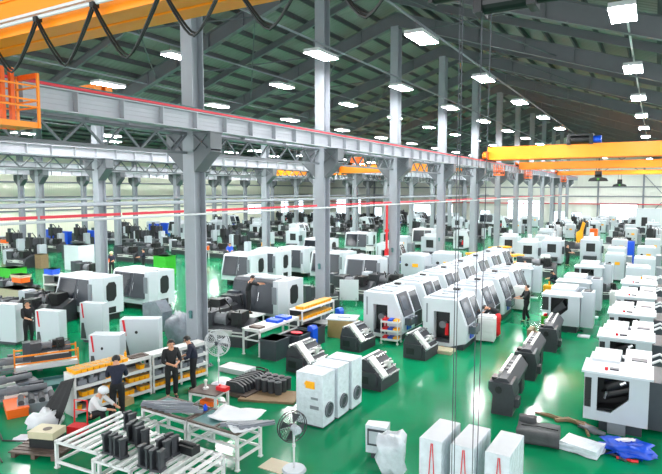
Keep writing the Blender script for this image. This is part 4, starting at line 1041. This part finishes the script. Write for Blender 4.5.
x,y = F(15,415); tag(MB().box(-.6,.6,-.25,.25,0,.22).box(-.62,.62,-.27,.27,.2,.24).build('orange_crate','orange',loc=(x-.3,y+.2,0)),'long orange crate below the spindle rigs','crate').rotation_euler.z=radians(-25)
x,y = F(38,408); t = thing('parts_crate','open grey crate of dark cylinders beside the white sack','crate',(x,y,0),radians(60)); MB().box(-.5,.5,-.3,.3,0,.25).build('box','grey',t,.01)
for i in range(4): MB().cyl((-.4+.25*i,-.28,.3),(-.4+.25*i,.28,.3),.08,12).build('cylinder','cast',t)
# behind: uncovered machines at far left, benches with boxes
bl = [(BL1,14,330,20,'at the left edge before the cream bench'),(BL2,42,322,10,'beside the cream bench, with brass-coloured unit'),(BL3,10,305,15,'second from the front at the left edge'),
 (BL2,15,268,5,'far left, before the green box'),(BL3,30,256,8,'dark group at the far left, front'),(BL1,50,252,0,'dark group at the far left, right of the front one'),(BL3,72,262,0,'dark group before the white tank'),(BL2,5,250,0,'dark group touching the left edge'),
 (BL1,80,246,0,'dark group behind the white tank'),(BL3,125,262,0,'dark group right of the second-row column'),(BL1,150,264,0,'behind the green box of the middle'),(BL2,170,250,0,'far, left of the first column'),(BL3,112,244,0,'far dark group under the red strip'),(BL1,140,245,0,'far dark group, middle left'),
 (BL1,213,324,-80,'dark machine without covers right of the first column'),(BL3,222,346,10,'black hose-covered machine left of the leaning man'),
 (BL2,215,258,0,'behind the first column, right side'),(BL3,232,246,0,'far right of the first column'),
 (BL2,340,272,0,'before the third-row machines, right of the second column'),(BL1,350,300,0,'open lathe bed behind the white sheet'),(BL2,385,298,0,'open lathe bed before the blue-striped machine'),(BL3,326,308,60,'dark round unit right of the second column'),
 (BL1,545,262,0,'dark castings under the framed window machine'),(BL1,610,300,20,'grey chuck guard between the enclosures'),(BL3,580,256,0,'dark castings by the aisle end'),(BL1,538,277,0,'dark low castings between the framed window machines'),(UM,28,266,0,'tall dark mill at the far left, left of the wooden stand'),(UM,50,250,0,'tall dark mill at the far left, right of the wooden stand'),(UM,76,250,10,'tall dark mill before the blue cabinets'),(UM,127,247,0,'tall dark mill right of the second-row column'),(UM,137,254,0,'tall dark mill between second-row column and green box'),(UM,152,247,0,'tall dark mill farther back, above the green box'),(UM,222,252,0,'tall dark mill right of the first column, left one'),(UM,236,262,5,'tall dark mill right of the first column, nearer one'),(UM,8,258,0,'tall dark mill touching the left edge')]
for i,(K,px,py,a,l) in enumerate(bl):
    x,y = F(px,py); K(x,y,radians(a),'uncovered lathe, '+l if 'mill' not in l and 'machine' not in l and 'unit' not in l else l, sc_=(.42,.42,.7) if px == 610 else (.75,.8,.9) if px in (326,226,572) else None)
PLACED += [(-5.2,62,''),(-6.9,66,''),(-1.55,52,'')]
# ---- tables, boxes and colour accents among the machines
def tag_box(name, m, px, py, z, w_, d, h, l, cat, a=0, bev=.02):
    x,y = F(px,py,z); PLACED.append((x,y,'b')); o = MB().box(-w_/2,w_/2,-d/2,d/2,0,h).box(-w_/2-.015,w_/2+.015,-d/2-.015,d/2+.015,h-.03,h).build(name,m,None,bev,loc=(x,y,z)); o.rotation_euler.z=radians(a); return tag(o,l,cat)
tag_box('green_cabinet','lime',14,289,0,1.2,1.0,1.35,'bright green cabinet at the far left','cabinet')
tag_box('green_cabinet','lime',165,274,0,1.2,1.0,1.35,'bright green box behind the turning centre, left of the first column','cabinet')
o = tag_box('white_bench','cream',22,312,0,2.2,1.0,1.2,'long cream bench at the far left with an orange box on it','bench')
tag_box('orange_box','orange',21,282,1.2,.8,.5,.25,'orange box standing on the cream bench','box')
tag_box('cream_tub','cream',21,277,1.45,.9,.6,.15,'cream tub on top of the orange box','tub')
shelving('cream shelving unit behind the leftmost turning centre', *F(44,297), radians(15), 4.0, .8, (.2,.75,1.3), True, 2)
tag_box('blue_crate','blue',52,274,1.3,.7,.5,.3,'blue crate on the cream shelving','crate')
tag_box('white_tank','white',80,269,0,1.7,1.4,1.9,'white tank beside the second-row column at the left','tank')
for px,py,l in ((50,232,'far blue cabinet on the left, first'),(66,234,'far blue cabinet on the left, second'),(90,233,'far blue cabinet left of the second-row column'),(154,226,'far blue cabinet left of the first column, first'),(165,225,'far blue cabinet left of the first column, second')):
    x,y = F(px,py,1.2); tag(MB().box(-.7,.7,-.3,.3,0,1.5).box(-.6,.6,-.33,-.3,.1,1.4).build('blue_cabinet','blue',None,.02,loc=(x,y,0)),l,'cabinet')
tag_box('drum_stand','wood',42,268,0,.8,.6,1.1,'orange brown drum stand at the far left','stand')
def pbox(m):
    def fn():
        return tag(MB().box(-.35,.35,-.25,.25,0,.35).m(1).box(-.3,.3,-.2,.2,.35,.45).m(0).box(-.37,.37,-.27,.27,.3,.34).build('parts_crate',[m,'cast2'],bevel=.01),'','crate')
    return fn
PO, PY, PW = Solo(pbox('orange')), Solo(pbox('bin')), Solo(pbox('frame'))
for i,(K,px,py,z,l) in enumerate(((PO,5,243,1.0,'orange parts crate far left by the edge'),(PY,17,273,.9,'yellow parts crate behind the green cabinet'),(PO,108,262,.6,'orange parts crate right of the second-row column'),(PO,205,250,.8,'orange parts crate right of the first column'),
 (PY,266,246,.8,'yellow parts crate between the columns, far'),(PO,418,222,.9,'orange crate under the far windows'),(PW,370,250,.8,'white crate by the red pipe'),(PY,500,262,.9,'yellow crate left of the framed machines'),(PO,508,240,.8,'orange crate far down the bay, left of the aisle'),(PW,548,240,.8,'white crate far down the aisle'),(PW,606,248,1,'white crate before the bright doorway'))):
    x,y = F(px,py,z); t = K(x,y,z,.2*(i%4),l); b = MB()
    for sx in (-.3,.25):
        for sy in (-.2,.15): b.box(x+sx,x+sx+.05,y+sy,y+sy+.05,0,z-.03)
    b.box(x-.4,x+.4,y-.3,y+.3,z-.035,z-.002); tag(b.build('crate_stand','frame'), 'stand under the '+l, 'stand')
# yellow-tray unit and white table behind the slant beds
TBX, TBY = -12.98, 15.9
bench('white table with a brown box and blue parts, behind the dark crates', -12.15, TBY, radians(90), 2.6, .8, .95, (.55,), 'frame')
shelving('white shelf unit with yellow trays behind the slant beds', -12.1, 18.65, radians(90), 2.6, .7, (.25,.78,1.2), False, 1)
for i in range(11):
    for z,nm in ((1.205,'upper'),(.785,'middle')): BIN(-12.12,18.85+i*.21,z,radians(90),'yellow tray on the %s shelf behind the slant beds'%nm,'yellow trays on the %s shelf behind the slant beds'%nm,(1.2,1.5,.9))
tag(MB().box(-.25,.25,-.16,.16,0,.07).build('brown_box','dwood',bevel=.01,loc=(-12.5,16.2,.985)),'flat brown box on the near end of the white table','box')
for i,(yy,l) in enumerate(((17.3,'blue tray on the white table, nearer'),(17.9,'blue tray on the white table, farther'))): tag(MB().box(-.28,.28,-.2,.2,0,.1).build('blue_tray','blue',bevel=.01,loc=(-12.5,yy,.985)),l,'tray')
for i,(x,y,l) in enumerate(((-11.7,16.2,'dark grey crate before the white table, left'),(-11.4,17.2,'dark grey crate before the white table, middle, pink cloth on it'),(-11.5,18.4,'dark grey crate before the shelf of yellow trays'))):
    tag(MB().box(-.35,.35,-.42,.42,0,.72).box(-.38,.38,-.45,.45,.66,.72).build('dark_crate','dgrey',bevel=.02,loc=(x,y,0)),l,'crate')
tag(lump('pink_cloth','bar',-11.35,17.1,.72,.2,.15,.03,31,.1,0),'pink cloth lying on the dark grey crate','cloth')
for (y,l) in ((17.75,'blue drum side panel under the white table'),(21.1,'blue chair-like bin at the far end of the yellow tray shelf')): tag(MB().box(-.12,.12,-.18,.18,0,.8).prism('y',[(-.12,.8),(.12,.8),(.05,.9),(-.12,.9)],-.18,.18).build('blue_bin','blue',bevel=.02,loc=(-11.75 if y>20 else -11.05,y,0)),l,'bin')
# cardboard box with white boards, white sheet
tag(MB().box(-.5,.5,-.4,.4,0,.75).build('cardboard_box','card',loc=(F(343,336)[0],F(343,336)[1],0)),'large cardboard box behind the slant beds','box')
tag(MB().box(-.62,.62,-.5,.5,0,.05).box(-.2,.35,-.2,.2,.05,.12).build('white_board','white',bevel=.01,loc=(F(343,336)[0],F(343,336)[1],.755)),'white board lying on the cardboard box','board').rotation_euler.z=.3
x,y = F(349,305); t = thing('white_screen','white sheet panel standing on the green floor','panel',(x,y,0),.4); MB().box(-.5,.5,-.02,.02,.25,1.35).build('sheet','paper',t); MB().box(-.4,-.35,-.25,.25,0,.04).box(.35,.4,-.25,.25,0,.04).box(-.4,-.36,-.02,.02,0,.4).box(.36,.4,-.02,.02,0,.4).build('foot','grey',t)
# tool trolleys
def tool_trolley():
    t = thing('tool_trolley','','trolley')
    for sx in (-.35,.32):
        for sy in (-.25,.22): MB().box(sx,sx+.03,sy,sy+.03,.08,1.0).cyl((sx+.015,sy,.05),(sx+.015,sy+.03,.05),.05,10).build('leg','frame',t)
    for z in (.15,.5,.85):
        s = MB().box(-.35,.35,-.25,.25,z,z+.02).box(-.35,.35,-.26,-.24,z,z+.08).box(-.36,-.34,-.25,.25,z,z+.08).build('tray','frame',t)
        MB().box(-.3,-.12,-.2,.1,z+.02,z+.14).build('red_tools','red',s,.02); MB().box(-.08,.1,-.2,.15,z+.02,z+.13).build('blue_tools','blue',s,.02)
        MB().box(.12,.3,-.15,.15,z+.02,z+.12).build('yellow_tools','bin',s,.02)
    return t
TT = Kind(tool_trolley)
for px,py,l in ((391,343,'tool trolley with red and blue boxes before the second machining row'),):
    x,y = F(px,py); TT(x,y,.1,l)
tag(MB().ball((0,0,.15),.15,(1,.8,1)).cyl((0,0,0),(0,0,.08),.14).build('round_cover','red',loc=(F(443,347)[0],F(443,347)[1],.0)),'round red cover on the floor before the nearest machining centre','cover')
tag(MB().box(-.35,.35,-.3,.3,0,.12).cyl((-.2,-.3,.1),(.3,-.3,.12),.04).build('cream_bundle','cream',bevel=.03,loc=(F(444,352)[0],F(444,352)[1],0)),'cream bundle on the floor before the nearest machining centre','bundle')
def tool_cabinet(m='frame'):
    def fn():
        t = thing('tool_cabinet','','cabinet'); MB().box(-.35,.35,-.3,.3,.08,1.0).build('body',m,t,.015)
        for z in (.2,.45,.7): MB().box(-.31,.31,-.32,-.3,z,z+.2).build('drawer',m,t,.005)
        for a in (-.28,.28): MB().cyl((a,-.25,.04),(a,-.2,.04),.04,10).cyl((a,.2,.04),(a,.25,.04),.04,10).build('caster','rubber',t)
        MB().box(-.3,.3,-.25,.25,1.0,1.06).build('top_tray','pale',t,.01); return t
    return Kind(fn)
TCAB = tool_cabinet()
for px,py,s,l in ((486,341,1.0,'white tool cabinet by the man bending down'),(521,310,1.15,'white tool cabinet by the man walking in the aisle'),(617,312,1.0,'white stool-like cabinet beside the right-hand row'),(545,268,1,'white parts cabinet far down the aisle')):
    x,y = F(px,py); TCAB(x,y,.1,l,sc_=(s,s,s))
tag(MB().box(-.3,.3,-.28,.28,0,.35).cyl((0,0,.35),(0,0,.6),.05).build('yellow_stand','bin',bevel=.02,loc=(F(549,291)[0],F(549,291)[1],0)),'yellow brown stand that a crouching man works on','stand')
x,y = F(545,327); t = thing('coolant_unit','small green unit with red lid before the open-window enclosures','unit',(x,y,0)); MB().box(-.15,.15,-.15,.15,0,.5).build('body','lime',t,.02); MB().cyl((0,0,.5),(0,0,.62),.09).build('lid','red',t)
tag(MB().box(-.1,.1,-.35,.35,0,.5).cyl((-.15,0,.3),(.3,0,.3),.1).build('beige_motor','wood',bevel=.03,loc=(F(531,340)[0],F(531,340)[1],0)),'beige motor standing between the aisle castings','motor')
# yellow rails and trays over the centre-left machines
for px,py,z,w_,l in ((452,262,1.1,2.6,'long yellow tray above the second machining row, left'),(478,254,1.2,1.9,'yellow tray stack above the second machining row, right'),(499,257,1.0,1.4,'lower yellow tray by the white cabinets'),(500,248,1.2,2.0,'yellow tray below the framed window machine'),(515,256,1.2,1.2,'small yellow tray by the aisle machines')):
    x,y = F(px,py,z); PLACED.append((x,y,'t')); t = thing('tray_rack',l,'rack',(x,y,0),radians(60)); MB().box(-w_/2,w_/2,-.35,.35,z,z+.12).build('tray','bin',t,.02); MB().box(-w_/2,w_/2,-.35,.35,z-.5,z-.42).build('lower_tray','bin',t,.01)
    b = MB()
    for sx in (-1,1):
        for sy in (-.33,.3): b.box(sx*(w_/2-.05),sx*(w_/2-.05)+.05,sy,sy+.05,0,z)
    b.build('leg_frame','frame',t)
# red vertical duct in front of the third column
x = XA+.35; y=S0+2*SP
tag(MB().cyl((0,-.35,2.3),(0,-.35,5.2),.07,12).box(-.09,.09,-.45,-.25,2.2,2.6).box(-.09,.09,-.45,-.25,3.6,3.75).build('red_pipe','red',loc=(x-.65,y-.1,0)),'red vertical pipe standing against the third column','pipe')
for k,nm in ((0,'nearest'),(1,'second'),(2,'third'),(3,'fourth')): tag(MB().cyl((.0,-.3,0),(0,-.34,0),.07,12).box(-.05,.05,-.33,-.28,-.2,-.06).build('column_lamp','teal',loc=(XA,S0+SP*k,2.6 if k else 1.95)),'small greenish lamp on the %s front column'%nm,'lamp')
tag(MB().box(-.6,.6,-.3,.3,0,.8).prism('y',[(-.6,.8),(.6,.8),(.2,1.25),(-.6,1.1)],-.3,.3).build('covered_unit','gfilm',loc=(F(158,328)[0],F(158,328)[1],0)),'unit under a grey film cover left of the first column','parcel')
tag(lump('covered_unit','gfilm',*F(180,343),0,.4,.75,.62,44,.1,.5),'large unit under grey plastic film beside the first column','parcel')
x,y = F(209,327); tag(MB().box(-.1,.1,-.5,.5,0,.6).build('blue_bench','blue',bevel=.02,loc=(x,y,0)),'blue block on the floor right of the first column','block')
for px,py,l in ((405,214,'far red crate on top of machines under the windows'),(425,214,'small red item beside the far windows'),(548,216,'dark red box on top of the far machines')):
    pass
sup = [(-62,98,'white'),(-50,101,'white')]
for i,(px,w_,l) in enumerate(((655,2.2,'white panel board with a dark window near the right edge, far'),)):
    x,y = F(653,226,1.0); y=88; x=-.6; PLACED.append((x,y,'n')); t = thing('notice_cabinet',l,'cabinet',(x,y,0)); MB().box(-1.6,1.6,0,.5,.1,3.6).build('body','white',t,.03); MB().box(-.9,-.2,-.03,0,1.2,2.4).build('window','void',t); MB().box(-1.5,1.5,.05,.45,0,.1).build('base','black',t)
tag(MB().box(-.35,.35,-.4,.4,0,2.2).box(-.37,.37,-.1,.1,1.9,2.1).build('orange_machine','orange',bevel=.03,loc=(-5.2,62,0)),'orange machine cover standing far down the aisle','cover')
tag(MB().prism('y',[(-.35,0),(.35,0),(.3,1.6),(.5,2.5),(.25,2.7),(.0,1.8),(-.35,1.5)],-.2,.2).build('lifting_crane','bin',bevel=.03,loc=(-6.9,66,0)),'yellow lifting arm rising over the far machines','arm')
tag(MB().box(-.25,.25,-.25,.25,0,1.9).box(-.2,.2,-.3,-.25,.2,1.8).build('blue_locker','blue',bevel=.02,loc=(-1.55,52,0)),'blue locker far back near the right edge','locker')

# ---------------------------------------------------------------- people
B_ = dict
reach = B_(wrL=(.16,-.42,1.12),elL=(.23,-.14,1.16),wrR=(-.14,-.42,1.12),elR=(-.24,-.14,1.16))
x,y = F(118,420); person('person in dark navy clothes reaching over the yellow bins, back to the camera', x,y, radians(150+80), B_(**reach,hd=(0,-.05,1.59),tp=(0,-.07,1.69)), 'navy','bcloth')
x,y = F(172,398); person('person in a black polo holding a paper, left of the two men at the shelf', x,y, radians(60), B_(wrL=(.06,-.38,1.1),elL=(.25,-.08,1.12),wrR=(-.05,-.36,1.08),elR=(-.25,-.06,1.12),hd=(0,-.04,1.6),tp=(0,-.06,1.7)), 'bcloth','bcloth')
x,y = F(194,391); person('person in dark blue leaning towards his colleague, right of the two men at the shelf', x,y, radians(-50), B_(wrL=(.12,-.42,1.02),elL=(.26,-.14,1.1),wrR=(-.12,-.40,1.02),elR=(-.26,-.12,1.1),ch=(0,-.08,1.32),nk=(0,-.12,1.46),hd=(0,-.17,1.56),tp=(0,-.21,1.65),shL=(.18,-.08,1.4),shR=(-.18,-.08,1.4)), 'navy','bcloth')
sit = B_(pel=(0,0,.28),sp=(0,-.06,.46),ch=(0,-.16,.66),nk=(0,-.22,.80),hd=(0,-.30,.90),tp=(0,-.35,.98),shL=(.18,-.16,.74),shR=(-.18,-.16,.74),elL=(.25,-.34,.55),elR=(-.25,-.34,.55),wrL=(.14,-.58,.5),wrR=(-.14,-.58,.5),
  hpL=(.1,-.02,.26),hpR=(-.1,-.02,.26),knL=(.2,-.42,.46),knR=(-.2,-.42,.46),anL=(.17,-.42,.1),anR=(-.17,-.42,.1),toL=(.19,-.6,.04),toR=(-.19,-.6,.04))
x,y = F(92,427); person('person in a white shirt crouching at the bottom shelf with a light cap', x-.1,y+.1, radians(110), sit, 'wcloth','bcloth','paper')
lean = B_(ch=(0,-.22,1.24),sp=(0,-.07,1.08),nk=(0,-.36,1.34),hd=(0,-.47,1.40),tp=(0,-.54,1.47),shL=(.17,-.26,1.3),shR=(-.17,-.26,1.3),elL=(.2,-.52,1.2),elR=(-.2,-.5,1.18),wrL=(.15,-.74,1.25),wrR=(-.12,-.72,1.2))
x,y = F(250,318,.35); person('person in black leaning over the dark grey machine in the middle left', -15.35,19.3, radians(140), B_(elL=(.2,-.35,1.3),elR=(-.2,-.35,1.3),wrL=(.15,-.6,1.3),wrR=(-.12,-.6,1.3),ch=(0,-.08,1.32),nk=(0,-.14,1.46),hd=(0,-.2,1.56),tp=(0,-.24,1.66),shL=(.17,-.09,1.4),shR=(-.17,-.09,1.4)),'bcloth','bcloth',z=.6)
tag(MB().box(-.6,.9,-.5,.5,0,.03).box(-.55,-.5,-.45,.45,0,.02).build('work_platform','frame',bevel=.005,loc=(-15.8,19.5,.318)),'white work platform under the leaning man','platform') if False else None
t = thing('work_platform','low white work platform under the leaning man','platform',(-15.35,19.3,0)); MB().box(-.6,.6,-.45,.45,.54,.59).build('deck','frame',t)
for a in (-.55,.5):
    for c in (-.4,.35): MB().box(a,a+.05,c,c+.05,0,.54).build('leg','frame',t)
x,y = F(29,345); person('person in black standing beside the white wrapped cover at the left', x,y, radians(80), B_(**reach),'bcloth','bcloth')
x,y = F(526,322); person('person in dark clothes walking in the aisle beside the white tool cabinet', x,y, radians(-60), B_(**reach,knL=(.11,-.15,.52),anL=(.11,-.12,.1),toL=(.11,-.3,.04),knR=(-.11,.02,.5),anR=(-.11,.18,.12),toR=(-.11,.05,.04)),'bcloth','bcloth')
x,y = F(557,287); person('person in navy crouching over the yellow stand in the aisle', x,y, radians(-80), sit,'navy','navy')
x,y = F(498,338); person('person in black bending over the white tool cabinet, red sleeve towards the aisle', x,y, radians(-90), B_(ch=(0,-.3,1.15),sp=(0,-.12,1.08),nk=(0,-.42,1.18),hd=(0,-.54,1.18),tp=(0,-.62,1.2),shL=(.17,-.32,1.2),shR=(-.17,-.32,1.2),elL=(.2,-.5,1.0),elR=(-.2,-.5,1.0),wrL=(.12,-.62,.98),wrR=(-.12,-.62,.98)),'bcloth','red')
x,y = F(567,266); person('person in black standing by the machine with a framed dark window', x,y, radians(60), B_(**reach),'bcloth','bcloth')
x,y = F(524,288); person('person in navy standing by the dark machines left of the aisle', x,y, radians(60), B_(**reach),'navy','bcloth')
x,y = F(112,276); person('person with a cream helmet near the second-row column, left one', x,y, radians(40), B_(**reach),'navy','bcloth','helmet')
x,y = F(144,272); person('person in navy behind the turning centre, near the green box', x,y, radians(-40), B_(**reach),'navy','bcloth')
x,y = F(230,264); person('person in a blue jacket far behind the right side of the first column', x,y, radians(40), B_(**reach),'blue','bcloth')
# people's paper
x,y = F(184,370,1.05)
# far fields: rows of machines filling the bays behind
rf = random.Random(12)
kinds = [(TC,'white turning centre'),(ML,'white machining centre'),(BL1,'dark uncovered lathe'),(CM,'pale cabinet machine'),(BL3,'dark uncovered lathe with hoses'),(UM,'tall dark uncovered mill'),(FW,'white milling machine'),(BL2,'uncovered lathe with pale motor box')]
bays = [('second bay',[-17.3,-21.0,-24.9],25.5,100,'XA'),('third bay',[-31.6,-35.2,-38.8,-42.6],22,104,''),('fourth bay',[-51,-56,-61],44,106,'')]
colw = {0:'first line',1:'second line',2:'third line',3:'fourth line'}
for nm, xs, y0, y1, _ in bays:
    for ci, X in enumerate(xs):
        y = y0+rf.random()*2+ (8 if X == -17.3 else 0); n = 0; cnt = {}
        while y < y1:
            K, l = rf.choice(kinds if nm == 'second bay' else kinds+[kinds[2],kinds[4],kinds[7],kinds[5]])
            xj = X+rf.uniform(-.6,.6)
            if any(abs(xj-a)<2.9 and abs(y-c_)<2.9 for a,c_,_n in PLACED): y += .5; continue
            cnt[l] = cnt.get(l, 0); q = nth(cnt[l]) if cnt[l] < 20 else 'farther one'
            K(xj, y, rf.choice((0,0,.1,-.1)), '%s, %s, %s of the %s' % (l, q if cnt[l] else 'nearest', colw[ci], nm), '%ss of the %s' % (l, nm))
            cnt[l] += 1; y += rf.uniform(2.7,3.7); n += 1
for ci,(X,y0,y1,ks,nm) in enumerate(((-7.0,57,106,(1,2,3,6,5),'aisle side line of the right bay'),(-10.0,46,106,(2,5,6,3,1),'column side line of the right bay'),(-3.0,59,106,(2,3,7,6),'doorway line of the right bay'),(-.3,52,104,(3,2,5,3,6),'right edge line of the right bay'),(-12.0,39,46,(2,5),'short line by the columns'))):
    y = y0; cnt = {}
    while y < y1:
        xj = X+rf.uniform(-.4,.4)
        if any(abs(xj-a)<2.3 and abs(y-c_)<2.3 for a,c_,_n in PLACED): y += .4; continue
        K, l = kinds[rf.choice(ks)]; c = cnt.get(l,0)
        K(xj, y, rf.choice((0,.1,-.1)), '%s, %s, %s' % (l, nth(c) , nm), '%ss, %s' % (l, nm)); cnt[l] = c+1
        y += rf.uniform(2.7,3.6)
